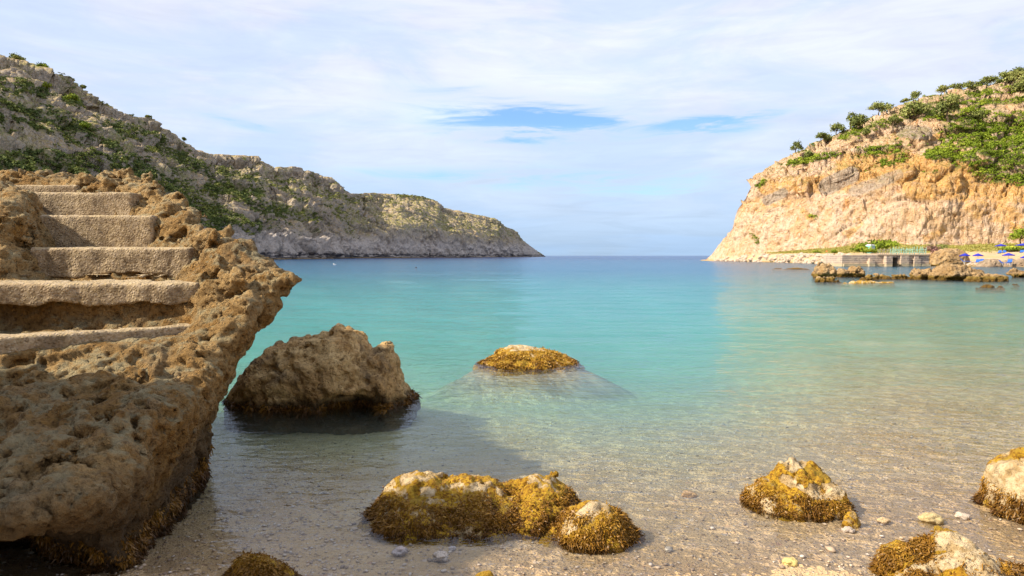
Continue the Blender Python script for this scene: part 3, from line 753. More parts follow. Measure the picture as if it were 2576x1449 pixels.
# ================================================================== FOREGROUND OUTCROP
def boxblur(A, n):
    for ax in range(3):
        pad = [(0, 0)] * 3; pad[ax] = (n // 2 + 1, n // 2)
        c = np.cumsum(np.pad(A, pad, mode='edge'), axis=ax, dtype=f32)
        sl1 = [slice(None)] * 3; sl2 = [slice(None)] * 3
        sl1[ax] = slice(n, None); sl2[ax] = slice(0, -n)
        A = (c[tuple(sl1)] - c[tuple(sl2)]) / n
    return A
def poly_sdf(px, py, poly):
    d = np.full(px.shape, 1e9); s = np.ones(px.shape)
    n = len(poly)
    for i in range(n):
        ax, ay = poly[i]; bx, by = poly[i - 1]
        ex, ey = bx - ax, by - ay; wx, wy = px - ax, py - ay
        t = np.clip((wx * ex + wy * ey) / (ex * ex + ey * ey + 1e-12), 0, 1)
        d = np.minimum(d, (wx - ex * t) ** 2 + (wy - ey * t) ** 2)
        c1 = py >= ay; c2 = py < by; c3 = ex * wy > ey * wx
        flip = (c1 & c2 & c3) | (~c1 & ~c2 & ~c3)
        s = np.where(flip, -s, s)
    return s * np.sqrt(d)
XR = ([3.0, 3.9, 4.6, 5.3, 5.9, 6.4, 6.9, 7.2], [-1.86, -1.93, -2.11, -2.46, -3.07, -3.53, -4.35, -4.7])
XL = ([0, 4.9, 4.95, 5.3, 5.9, 6.4, 6.9, 7.2], [-9, -9, -3.62, -3.70, -4.03, -4.5, -5.0, -5.2])
def s1_front(x): return 3.88 + (x + 1.93) * .42
def outcrop():
    h = .0165
    x0, x1, y0, y1, z0, z1 = -5.7, -1.15, 2.1, 7.9, -.2, 2.70
    xs = np.arange(x0, x1, h); ys = np.arange(y0, y1, h); zs = np.arange(z0, z1, h)
    X, Y = np.meshgrid(xs, ys, indexing='ij')
    L = [(-.6, [(-9, 3.7), (-2.6, 3.55), (-2.05, 3.25), (-1.86, 3.15), (-1.88, 3.5), (-1.95, 4.0), (-2.02, 4.5), (-2.10, 4.80), (-2.35, 5.2), (-2.9, 5.9), (-3.6, 6.6), (-4.4, 7.5), (-5.3, 8.6), (-9, 9)]),
         (.02, [(-9, 3.7), (-2.6, 3.55), (-2.05, 3.25), (-1.88, 3.15), (-1.90, 3.5), (-1.97, 4.0), (-2.02, 4.5), (-2.10, 4.78), (-2.35, 5.2), (-2.9, 5.9), (-3.6, 6.6), (-4.4, 7.5), (-5.3, 8.6), (-9, 9)]),
         (.26, [(-9, 3.5), (-2.7, 3.4), (-2.25, 3.15), (-1.86, 2.95), (-1.80, 3.2), (-1.88, 3.8), (-1.98, 4.3), (-2.08, 4.76), (-2.3, 5.2), (-2.9, 5.9), (-3.6, 6.6), (-4.4, 7.5), (-5.3, 8.6), (-9, 9)]),
         (.42, [(-9, 2.7), (-2.7, 2.65), (-2.1, 2.55), (-1.72, 2.68), (-1.64, 2.95), (-1.74, 3.4), (-1.85, 3.9), (-1.95, 4.4), (-2.05, 4.75), (-2.25, 5.15), (-2.9, 5.85), (-3.6, 6.6), (-4.4, 7.5), (-5.3, 8.5), (-9, 9)]),
         (.62, [(-9, 2.55), (-2.7, 2.5), (-2.0, 2.45), (-1.62, 2.60), (-1.58, 2.95), (-1.68, 3.4), (-1.74, 3.9), (-1.86, 4.4), (-1.92, 4.75), (-2.15, 5.1), (-2.8, 5.8), (-3.5, 6.5), (-4.3, 7.4), (-5.3, 8.5), (-9, 9)]),
         (.80, [(-9, 3.0), (-2.9, 3.15), (-2.2, 3.15), (-1.76, 3.2), (-1.66, 3.45), (-1.72, 3.7), (-1.70, 4.0), (-1.76, 4.4), (-1.83, 4.75), (-2.08, 5.08), (-2.7, 5.75), (-3.4, 6.45), (-4.2, 7.3), (-5.3, 8.5), (-9, 9)]),
         (.96, [(-9, 3.4), (-3.3, 3.62), (-2.9, 3.78), (-2.5, 3.95), (-2.1, 4.02), (-1.74, 3.95), (-1.64, 4.2), (-1.66, 4.5), (-1.72, 4.75), (-2.0, 5.05), (-2.65, 5.7), (-3.3, 6.4), (-4.1, 7.2), (-5.3, 8.5), (-9, 9)]),
         (1.10, [(-9, 3.5), (-3.3, 3.74), (-2.9, 3.90), (-2.5, 4.15), (-2.15, 4.3), (-1.80, 4.12), (-1.64, 4.25), (-1.58, 4.5), (-1.66, 4.75), (-1.95, 5.05), (-2.55, 5.7), (-3.2, 6.4), (-4.0, 7.2), (-5.3, 8.5), (-9, 9)]),
         (1.24, [(-9, 3.6), (-3.4, 4.45), (-2.4, 4.58), (-1.98, 4.42), (-1.70, 4.30), (-1.55, 4.45), (-1.52, 4.6), (-1.60, 4.85), (-1.95, 5.1), (-2.5, 5.7), (-3.1, 6.4), (-3.9, 7.2), (-5.3, 8.5), (-9, 9)]),
         (1.42, [(-9, 3.8), (-3.4, 4.45), (-2.4, 4.58), (-2.0, 4.55), (-1.76, 4.55), (-1.40, 4.55), (-1.27, 4.68), (-1.36, 4.85), (-1.90, 5.1), (-2.4, 5.6), (-2.95, 6.2), (-3.75, 7.0), (-4.4, 7.6), (-5.3, 8.5), (-9, 9)]),
         (1.60, [(-9, 3.8), (-3.4, 4.7), (-2.4, 5.0), (-2.1, 4.8), (-1.80, 4.75), (-1.58, 4.80), (-1.66, 5.0), (-1.98, 5.2), (-2.22, 5.6), (-2.66, 6.1), (-3.35, 6.9), (-4.0, 7.5), (-5.3, 8.4), (-9, 9)]),
         (3.0, [(-9, 3.8), (-3.4, 4.7), (-2.4, 5.0), (-2.1, 4.8), (-1.80, 4.75), (-1.66, 4.90), (-1.80, 5.1), (-2.05, 5.3), (-2.25, 5.6), (-2.70, 6.1), (-3.38, 6.8), (-4.0, 7.4), (-5.3, 8.3), (-9, 9)])]
    D = [poly_sdf(X, Y, p) for _, p in L]; lz = [a for a, _ in L]
    wob = .05 * np.sin(Y * 9) + .03 * np.sin(Y * 23 + 1)
    xr = np.interp(Y, *XR) - .08 + wob; xl = np.interp(Y, *XL) + .05 - wob
    st = np.where(Y < 4.62, 1.03, np.where(Y < 5.32, 1.33, np.where(Y < 5.92, 1.55, np.where(Y < 6.42, 1.84, np.where(Y < 6.92, 2.08, 2.20)))))
    H = st.copy()
    cr = np.interp(Y, [3.9, 4.2, 4.5, 4.75, 4.9, 5.0, 5.12, 5.4, 5.7, 5.9, 6.2, 6.6, 6.9, 7.1, 7.4, 8.2], [1.12, 1.28, 1.43, 1.50, 1.57, 1.68, 1.75, 1.74, 1.80, 1.90, 2.03, 2.19, 2.33, 2.42, 2.45, 2.40])
    off = np.clip((X - xr) / .16, 0, 1)
    xr = np.where(Y < 4.6, np.interp(Y, [3.6, 4.0, 4.6], [-2.5, -2.2, -2.11]), xr)
    H = np.where(X > xr, np.maximum(st, 1.03) * (1 - off) + np.maximum(cr, st) * off, H)
    left = np.interp(Y, [4.9, 5.0, 5.2, 5.8, 6.4, 7.0, 8], [1.33, 1.62, 1.85, 2.08, 2.22, 2.33, 2.4])
    offl = np.clip((xl - X) / .12, 0, 1)
    H = np.where(X < xl, st * (1 - offl) + np.maximum(left, st) * offl, H)
    H = np.where(Y > 7.10, np.maximum(H, 2.42 + .05 * np.sin(X * 7)), H)
    # the mass beyond the left edge of the picture stays higher
    H = np.where((X < -.85 * Y - .15) & (Y < 5.5), np.maximum(H, 1.75), H)
    Zg = zs
    occ = np.empty((len(xs), len(ys), len(zs)), f32)
    # coarse lumps
    k = 6
    cx, cy_, cz = xs[::k], ys[::k], zs[::k]
    G = np.stack(np.meshgrid(cx, cy_, cz, indexing='ij'), -1).reshape(-1, 3).astype(f32)
    lump = (.13 * fbm(G * 1.5, 2, 31) + .07 * ridged(G * 3.4, 2, 35)).reshape(len(cx), len(cy_), len(cz)).astype(f32)
    def up(A, n, ax):
        src = np.arange(n) / k; i0 = np.minimum(src.astype(int), A.shape[ax] - 1); i1 = np.minimum(i0 + 1, A.shape[ax] - 1)
        f = (src - i0).astype(f32); sh = [1, 1, 1]; sh[ax] = n; f = f.reshape(sh)
        return np.take(A, i0, ax) * (1 - f) + np.take(A, i1, ax) * f
    lump = up(up(up(lump, len(xs), 0), len(ys), 1), len(zs), 2)
    rimw = np.clip(np.maximum((X - xr - .05) / .15, (xl - X - .03) / .12), 0, 1)
    rimw = np.maximum(rimw, (Y > 7.15) * 1.0)
    for n_, z in enumerate(zs):
        i = min(max(np.searchsorted(lz, z) - 1, 0), len(lz) - 2)
        f = np.clip((z - lz[i]) / (lz[i + 1] - lz[i]), 0, 1)
        d = D[i] * (1 - f) + D[i + 1] * f
        lp = lump[:, :, n_]
        dd = np.maximum(d + lp * .75, (z - H) + lp * .5 * rimw - .03 * rimw)
        kn = np.sqrt((X + 1.60) ** 2 + (Y - 4.72) ** 2 + ((z - 1.39) * 1.1) ** 2) - .21 + lp * .4
        dd = np.minimum(dd, kn)
        occ[:, :, n_] = np.clip(.5 - dd / (2 * h), 0, 1)
    del lump
    B = boxblur(boxblur(occ, 11), 7)
    S = (.5 - B) * (h * 11.8)
    fr = (X > -.80 * Y - .25)[:, :, None]
    band = (np.abs(B - .5) < .497) & fr
    I = np.argwhere(band)
    Pb = (I * h + np.array([x0, y0, z0])).astype(f32)
    rw = rimw[I[:, 0], I[:, 1]].astype(f32)
    tread = (1 - rw) * sstep(Pb[:, 2], .93, 1.0)                 # calm where the steps are cast on it
    wp = Pb + .10 * np.stack([perlin(Pb * 2.6, 1), perlin(Pb * 2.6, 2), perlin(Pb * 2.6, 3)], 1)
    F1, F2, _ = worley(wp * 4.2, 6)
    mk = sstep(fbm(Pb * 1.1, 2, 3), -.3, .2)
    n = .085 * sstep(.48 - F1, 0, .4) * mk
    n += .050 * ridged(wp * 4.2, 3, 9) * (.4 + .9 * mk)
    F1, F2, _ = worley(wp * 3.4 + 3, 26)
    bul = sstep(Pb[:, 2] + .25 * Pb[:, 0] * 0, .75, 1.05) * rw
    n -= .10 * (sstep(.62 - F1, 0, .5) - .35) * (.25 + .75 * bul)
    F1, F2, _ = worley(wp * 9.5, 16)
    n += .040 * sstep(.45 - F1, 0, .38)
    F1, F2, _ = worley(wp * 17, 18)
    n += .026 * sstep(.45 - F1, 0, .3)
    n += .018 * ridged(Pb * 15, 2, 12)
    n *= (1 - .85 * tread)
    S[band] += n
    del occ, B
    V, F = surface_nets(S, (x0, y0, z0), h)
    fr = V[:, 0] > -.80 * V[:, 1] - .3
    V2 = V.copy()
    tr_ = 1.0
    V2[fr] = karst(V[fr], vnormals(V, F)[fr], 1.0, 1.15, 3)
    o = make_mesh('rock_outcrop', V2, F, M['karst'])
    tag(o, 'large pitted tan limestone outcrop carrying the steps at the left, undercut above the water', 'rock')
    return o, V2, F
OUTO, OUTV, OUTF = outcrop()
seaweed_outcrop = True
print('outcrop', round(time.time() - T0, 1), len(OUTV))

def slab(name, line, zt, thick, depth, rag, parent, seed, mat, zslope=0.0, hh=.012):
    """a cast step: front edge polyline (x,y), rough underside"""
    xs_ = [p[0] for p in line]
    x0, x1 = min(xs_) - .06, max(xs_) + .06; ymin = min(p[1] for p in line) - .06; ymax = max(p[1] for p in line) + depth
    z0, z1 = zt - thick * 1.9 - .05, zt + .06 + zslope * depth
    xs = np.arange(x0, x1, hh); ys = np.arange(ymin, ymax, hh); zs = np.arange(z0, z1, hh)
    X, Y, Z = np.meshgrid(xs, ys, zs, indexing='ij')
    P = np.stack([X, Y, Z], -1).reshape(-1, 3).astype(f32)
    yf = np.interp(X, [p[0] for p in line], [p[1] for p in line])
    # wandering edge, broken underside
    q = P.copy(); q[:, 2] = 0; q[:, 1] = 0
    ed = (.018 * perlin(q * 4, seed) + .010 * perlin(q * 11, seed + 2)).reshape(X.shape)
    un = (rag * (.5 + perlin(q * 2.6, seed + 4) * .8 + .35 * perlin(q * 9, seed + 5))).reshape(X.shape)
    top = zt + zslope * (Y - yf) + ed * .35
    bot = zt - thick - un + np.clip((Y - yf) - .02, 0, .3) * .6
    dist = np.maximum.reduce([yf + ed * .8 - Y, Z - top, bot - Z, x0 + .06 - X, X - (x1 - .06)])
    # soften the front arris
    a = np.maximum(yf + ed * .8 - Y + .022, 0); c = np.maximum(Z - top + .022, 0)
    dist = np.maximum(dist, np.sqrt(a * a + c * c) - .022)
    nz = (.008 * fbm(P * 9, 3, seed) + .003 * perlin(P * 42, seed + 8)).reshape(X.shape)
    F1, F2, _ = worley(P * 28, seed)
    nz += .010 * sstep(.42 - F1, 0, .3).reshape(X.shape) * (.10 + .65 * sstep(-(Z - zt), .03, .12)) - .006
    S = (dist + nz).astype(f32)
    S[-1] = 1; S[0] = 1; S[:, -1] = 1; S[:, 0] = 1; S[:, :, 0] = 1; S[:, :, -1] = 1
    V, F = surface_nets(S, (x0, ymin, z0), hh)
    return make_mesh(name, V, F, mat, parent=parent)
stair = empty('stone_staircase', (-2.4, 3.9, 1.0), 'flight of worn pebbly concrete steps climbing the limestone outcrop at the left', 'staircase')
def st_par(o):
    o.matrix_parent_inverse = Matrix.Translation((2.4, -3.9, -1.0))
specs = [([(-3.4, 3.66), (-2.9, 3.84), (-2.6, 4.03), (-2.3, 4.28), (-2.12, 4.5)], 1.085, .085, .85, .035, .0),
         ([(-3.9, 4.38), (-3.3, 4.50), (-2.6, 4.58), (-2.3, 4.58), (-2.14, 4.62)], 1.36, .095, .85, .07, .05),
         ([(-3.72, 5.28), (-3.1, 5.30), (-2.50, 5.30)], 1.605, .17, .75, .05, .02),
         ([(-4.10, 5.90), (-3.6, 5.90), (-3.10, 5.90)], 1.895, .30, .62, .02, .0),
         ([(-4.60, 6.40), (-4.1, 6.40), (-3.56, 6.40)], 2.135, .27, .62, .02, .0),
         ([(-5.15, 6.90), (-4.7, 6.90), (-4.38, 6.90)], 2.255, .17, .40, .02, .0)]
for k, (ln, zt, th, dp, rg, zsl) in enumerate(specs):
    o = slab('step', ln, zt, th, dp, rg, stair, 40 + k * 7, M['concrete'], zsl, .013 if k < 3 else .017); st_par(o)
def shade_rock():  # unseen rock mass, added left of the frame to shade the outcrop front
    h = .07
    xs = np.arange(-9, -2.6, h); ys = np.arange(-3.5, 4.1, h); zs = np.arange(-.4, 3.6, h)
    X, Y, Z = np.meshgrid(xs, ys, zs, indexing='ij'); P = np.stack([X, Y, Z], -1).reshape(-1, 3).astype(f32)
    d = np.maximum.reduce([X + 3.35 + .12 * Z, Y - 3.5 + .1 * Z, -8.6 - X, -3.2 - Y, Z - 3.1 - .1 * X * 0, -.3 - Z])
    d = d + (.25 * fbm(P * .7, 3, 3) + .10 * ridged(P * 1.6, 3, 5)).reshape(X.shape)
    V, F = surface_nets(d.astype(f32), (xs[0], ys[0], zs[0]), h)
    tag(make_mesh('shade_rock', V, F, M['karst']), kind='structure')
shade_rock()
print('steps', round(time.time() - T0, 1))

# ================================================================== SINGLE ROCKS
def profile_rock(name, prof, yf, depth, h, mat, label, n=2.2, uc=0.0, ucz=.15, zb=-.30, amp=1.0, f=1.0, seed=1, crest=.45, lumps=.1, attrs=None, extra=None, group=None, cat='rock', bare=None, taper=.45, pits=1.0, sub=0.0):
    """prof: crest line in reference pixels; yf: depth of the waterline in front; depth: front-to-back size"""
    yc = yf + depth * crest
    px_ = [p[0] for p in prof]; pz_ = [zof(p[1], yc) for p in prof]
    if name == 'sea_rock': pz_ = [z_ * .84 if z_ > 0 else z_ for z_ in pz_]
    xs_ = [(p - 1288) / FPX * yc for p in px_]
    xa, xb = xs_[0], xs_[-1]
    m = .12 * (xb - xa) + 4 * h
    xs = np.arange(xa - m, xb + m, h); ys = np.arange(yf - 4 * h - .2 * depth, yf + depth * 1.15, h); zs = np.arange(zb - .1, max(pz_) + 4 * h + .12 * (max(pz_) - zb), h)
    X, Y, Z = np.meshgrid(xs, ys, zs, indexing='ij'); P = np.stack([X, Y, Z], -1).reshape(-1, 3).astype(f32)
    sz = min(xb - xa, depth, max(pz_) - zb)
    g = 1.0 / sz
    wob = np.stack([fbm(P * g * 1.3, 2, seed + 1), fbm(P * g * 1.3, 2, seed + 2), fbm(P * g * 1.3, 2, seed + 3)], 1) * lumps * sz
    wob[:, 2] *= .5
    Xw = X + wob[:, 0].reshape(X.shape); Yw = Y + wob[:, 1].reshape(X.shape); Zw = Z + wob[:, 2].reshape(X.shape)
    top = np.interp(Xw, xs_, pz_)
    t = np.clip((Xw - xa) / (xb - xa), 0, 1)
    w = depth * .5 * np.clip(1 - np.abs(2 * t - 1) ** 2.6, 0.02, 1) ** taper
    if sub: w = w * (1 - sub * sstep(-Z, .0, .30)); xsh = sub * .5 * (xb - xa) * sstep(-Z, -.02, .30)
    if uc: w = w * (1 - uc * sstep(-Zw, -ucz, -ucz * .3))
    hgt = np.maximum(top - zb, .02)
    ymid = yf + depth * .5 + (crest - .5) * depth * np.clip((Zw - 0) / np.maximum(top, .05), 0, 1)
    yn = np.abs(Yw - ymid) / w; zn = np.clip(Zw - zb, 0, None) / hgt
    r = (yn ** n + zn ** n) ** (1 / n)
    S = (r - 1) * np.minimum(w, hgt)
    S = np.maximum(S, np.maximum(xa - Xw, Xw - xb) + (xsh if sub else 0))
    if extra: S = extra(S, Xw, Yw, Zw)
    S = S.astype(f32)
    band = np.abs(S) < .22 * sz + 3 * h
    Pb = P[band.ravel()]
    ff = f
    wp = Pb + (.08 / ff) * np.stack([perlin(Pb * 3 * ff, 1), perlin(Pb * 3 * ff, 2), perlin(Pb * 3 * ff, 3)], 1)
    F1, F2, ID = worley(wp * 4.5 * ff, seed)
    d = (.045 * sstep(.46 - F1, 0, .4) + .035 * ridged(wp * 4 * ff, 3, seed) + .03 * fbm(wp * 2 * ff, 2, seed + 7)) * amp / ff
    S[band] += d
    S[0] = 1; S[-1] = 1; S[:, 0] = 1; S[:, -1] = 1; S[:, :, 0] = 1; S[:, :, -1] = 1
    V, F = surface_nets(S, (xs[0], ys[0], zs[0]), h)
    V = karst(V, vnormals(V, F), ff, amp, seed, pits)
    at = {}
    if bare is not None:
        at['bare'] = bare(V)
    o = make_mesh(name, V, F, mat, attrs=at or None)
    tag(o, label, cat, group)
    return o, V, F
def arch(S, X, Y, Z):
    c = np.sqrt(((X + 1.62) / .30) ** 2 + ((Z - .02) / .17) ** 2 + ((Y - 6.60) / .36) ** 2)
    return np.maximum(S, -(c - 1) * .16)
bo, bV, bF = profile_rock('boulder', [(540, 1040), (575, 985), (615, 925), (650, 882), (668, 862), (760, 846), (808, 835), (830, 824), (862, 820), (888, 830), (905, 855), (915, 872), (945, 862), (972, 874), (988, 908), (1004, 952), (1030, 998), (1064, 1036)],
             6.52, 1.6, .022, M['boulder'], 'big dark craggy boulder in the water beside the stair outcrop', n=2.6, uc=.06, ucz=.22, zb=-.75, amp=1.6, f=1.1, seed=4, crest=.42, lumps=.07, extra=arch, taper=.42, sub=.12)
print('boulder', round(time.time() - T0, 1))

BOULDER = None
def seaweed(parent, V, F, n, seed, zlo, zhi, ln=(.007, .020), wd=.0022, mask=None, tone=None, clump=7.0):
    rs = np.random.RandomState(seed)
    c = V[F].mean(axis=1); N = np.cross(V[F[:, 2]] - V[F[:, 0]], V[F[:, 3]] - V[F[:, 1]]); A = np.linalg.norm(N, axis=1) + 1e-12; N /= A[:, None]
    cl = sstep(fbm(c * clump, 2, seed), -.25, .15)
    wgt = A * sstep(-c[:, 2], -zhi - .03, -zhi + .05) * (c[:, 2] > zlo) * (.15 + cl) * (N[:, 1] < .6)
    if mask is not None: wgt = wgt * mask(c)
    if wgt.sum() <= 0: return None
    ii = rs.choice(len(c), n, p=wgt / wgt.sum())
    p = c[ii] + rs.normal(size=(n, 3)) * .006; nn = N[ii]
    L = rs.uniform(*ln, size=n) * (.5 + .9 * cl[ii]) * (1 + .35 * (p[:, 2] < .04))
    dn = np.array([0, 0, -1.0]) - nn * (-nn[:, 2:3]); dn = dn / (np.linalg.norm(dn, axis=1)[:, None] + .2)
    pc = p.astype(f32) * 22
    cr_ = np.stack([perlin(pc, seed + 1), perlin(pc, seed + 2), perlin(pc, seed + 3)], 1) * 1.3
    d = nn * .42 + dn * .5 + cr_ + rs.normal(size=(n, 3)) * .32; d /= np.linalg.norm(d, axis=1)[:, None]
    side = np.cross(d, rs.normal(size=(n, 3))); side /= np.linalg.norm(side, axis=1)[:, None]
    bend = rs.normal(size=(n, 3)) * .5 + np.array([0, 0, -.8]) - cr_ * .5
    rows = []
    for k, s in enumerate((0, .4, .75, 1.0)):
        q = p + d * (L * s)[:, None] + bend * (L * s * s * .55)[:, None]
        q[:, 2] = np.maximum(q[:, 2], bed_z(q[:, 0], q[:, 1]) + .012)
        ww = wd * (1.0, 1.25, 1.0, .35)[k] * rs.uniform(.8, 1.5, size=n)
        rows.append((q - side * ww[:, None], q + side * ww[:, None]))
    Vv = np.stack([x for r in rows for x in r], 1).reshape(-1, 3)
    b = np.arange(n)[:, None] * 8
    F_ = np.concatenate([b + np.array([[2 * k, 2 * k + 1, 2 * k + 3, 2 * k + 2]]) for k in range(3)], 0)
    tn = np.clip(.12 + 3.2 * np.clip(p[:, 2], 0, .3) * .9 + .55 * fbm(p.astype(f32) * 7, 3, 3) + rs.normal(size=n) * .10, 0, 1)
    if tone is not None: tn = np.clip(tn + tone, 0, 1)
    return make_mesh('seaweed', Vv, F_, M['weed'], smooth=False, attrs={'tone': np.repeat(tn, 8)}, parent=parent)

seaweed(OUTO, OUTV, OUTF, 16000, 2, -.04, .16, ln=(.008, .022), wd=.0025, mask=lambda c: (c[:, 0] > -2.6) * (c[:, 1] > 2.9) * 1.0, tone=-.2)
seaweed(bo, bV, bF, 8000, 19, .0, .05, ln=(.015, .04), wd=.005, tone=-.1)
def bareR1(V):
    px, py = proj(V); m = seg_mask(px, py, [(1020, 1205, 1100, 1190, 16, 1), (970, 1225, 985, 1215, 12, 1), (1060, 1235, 1160, 1225, 12, 1), (1140, 1240, 1230, 1215, 12, 1), (1230, 1220, 1260, 1240, 8, .8), (1080, 1260, 1160, 1262, 7, .8), (1390, 1205, 1400, 1210, 6, .8)])
    return m * .16 - .06
o, V, F = profile_rock('rock', [(895, 1312), (915, 1282), (945, 1262), (962, 1236), (972, 1212), (1000, 1200), (1050, 1186), (1085, 1190), (1130, 1203), (1180, 1198), (1225, 1206), (1270, 1226), (1305, 1220), (1335, 1197), (1385, 1194), (1420, 1215), (1440, 1242), (1462, 1270)],
                       3.60, .95, .0125, M['algae'], 'wide low rock in the shallows under golden and brown algae, largest of the near ones', n=1.7, zb=-.16, amp=1.5, f=1.6, seed=9, crest=.62, lumps=.16, bare=bareR1, taper=.42, pits=.7)
seaweed(o, V, F, 36000, 3, -.015, .10, mask=lambda c: 1.0)
def bareR2(V):
    px, py = proj(V); return seg_mask(px, py, [(1430, 1325, 1490, 1280, 20, 1), (1500, 1268, 1520, 1270, 10, .7)]) * .24 - .05
o, V, F = profile_rock('rock', [(1325, 1375), (1375, 1345), (1405, 1330), (1420, 1300), (1440, 1276), (1475, 1263), (1510, 1259), (1545, 1272), (1568, 1295), (1585, 1322), (1625, 1350)],
                       3.50, .50, .011, M['algae'], 'small humped rock with a bare cream top and a skirt of brown seaweed', n=1.6, zb=-.14, amp=1.0, f=1.9, seed=12, crest=.5, lumps=.15, bare=bareR2, taper=.5, pits=.5)
seaweed(o, V, F, 17000, 5, -.015, .12, tone=.12)
def bareR3(V):
    px, py = proj(V); return seg_mask(px, py, [(2050, 1235, 2105, 1235, 24, 1), (1995, 1175, 2015, 1165, 15, 1), (1975, 1205, 1990, 1215, 14, .9), (2010, 1225, 2030, 1240, 8, .6)]) * .24 - .05
o, V, F = profile_rock('rock', [(1872, 1262), (1895, 1226), (1925, 1208), (1958, 1204), (1968, 1180), (1985, 1166), (2005, 1154), (2030, 1160), (2060, 1166), (2088, 1180), (2108, 1204), (2122, 1232), (2132, 1268), (2160, 1298)],
                       3.95, .55, .011, M['algae'], 'knobbly algae covered rock with bare cream knobs, alone on the sand at right', n=1.8, zb=-.14, amp=1.4, f=1.8, seed=21, crest=.6, lumps=.20, bare=bareR3, taper=.45)
seaweed(o, V, F, 9000, 8, -.015, .10, ln=(.006, .016), tone=.1)
o, V, F = profile_rock('rock', [(2132, 1305), (2148, 1285), (2165, 1282), (2182, 1310)], 3.84, .09, .008, M['algae'], 'fist sized yellow lump lying against the knobbly rock', n=2.2, zb=-.08, amp=.4, f=4, seed=23, crest=.5, lumps=.1, bare=lambda V: np.full(len(V), -.05))
def bareR4(V):
    px, py = proj(V); return seg_mask(px, py, [(2520, 1210, 2600, 1200, 55, 1), (2560, 1290, 2600, 1300, 28, 1)]) * .26 - .04
o, V, F = profile_rock('rock', [(2512, 1310), (2515, 1240), (2522, 1192), (2540, 1166), (2565, 1152), (2600, 1138), (2660, 1150), (2740, 1190), (2800, 1260)],
                       3.72, .75, .0125, M['algae'], 'smooth cream boulder at the right edge with brown weed round its foot', n=2.6, uc=.22, ucz=.16, zb=-.16, amp=1.0, f=1.6, seed=31, crest=.5, lumps=.09, bare=bareR4, taper=.3, pits=.5)
seaweed(o, V, F, 9000, 9, -.015, .14, tone=-.05)
def bareR5(V):
    px, py = proj(V); return seg_mask(px, py, [(2370, 1360, 2460, 1370, 26, 1), (2300, 1440, 2420, 1400, 24, 1), (2450, 1420, 2560, 1440, 30, .9)]) * .26 - .04
o, V, F = profile_rock('rock', [(2190, 1445), (2215, 1408), (2245, 1376), (2300, 1366), (2345, 1368), (2372, 1348), (2400, 1338), (2440, 1342), (2475, 1362), (2510, 1392), (2560, 1420), (2640, 1452)],
                       2.95, .62, .010, M['algae'], 'pitted cream and brown rock at the bottom right corner of the beach', n=1.8, zb=-.12, amp=1.3, f=1.8, seed=37, crest=.65, lumps=.15, bare=bareR5, taper=.45)
seaweed(o, V, F, 12000, 10, -.015, .16, mask=lambda c: seg_mask(*proj(c), [(2200, 1420, 2330, 1380, 30, 1), (2530, 1420, 2600, 1440, 20, 1), (2300, 1450, 2350, 1470, 20, 1)]) + .03)
o, V, F = profile_rock('rock', [(545, 1462), (572, 1420), (592, 1402), (640, 1400), (665, 1412), (690, 1425), (745, 1462)], 3.02, .34, .010, M['algae'],
                       'weed covered rock cut by the bottom edge, between the outcrop and the wide rock', n=2.1, zb=-.14, amp=.5, f=2.0, seed=41, crest=.5, lumps=.1, bare=lambda V: np.full(len(V), -.08))
seaweed(o, V, F, 11000, 12, -.015, .2)
profile_rock('rock', [(1165, 1470), (1188, 1448), (1205, 1428), (1218, 1424), (1238, 1442), (1262, 1470)], 3.02, .14, .008, M['algae'],
             'tip of a pointed yellow rock at the bottom edge in the middle', n=1.8, zb=-.1, amp=.4, f=3, seed=44, crest=.5, lumps=.08, bare=lambda V: np.full(len(V), -.05))
def bareI(V):
    px, py = proj(V); return seg_mask(px, py, [(1275, 874, 1350, 874, 9, 1), (1350, 874, 1380, 880, 5, .7)]) * .20 - .07
o, V, F = profile_rock('rock', [(1190, 912), (1215, 901), (1240, 890), (1256, 876), (1285, 868), (1330, 871), (1375, 878), (1405, 886), (1438, 897), (1450, 906), (1468, 916)],
                       9.15, 1.5, .022, M['algae'], 'golden brown rock standing alone out of the turquoise water', n=2.0, zb=-.4, amp=1.0, f=1.2, seed=51, crest=.6, lumps=.09, bare=bareI, taper=.5, pits=.5)
seaweed(o, V, F, 16000, 14, -.04, .16, ln=(.008, .02), wd=.006, tone=.35)
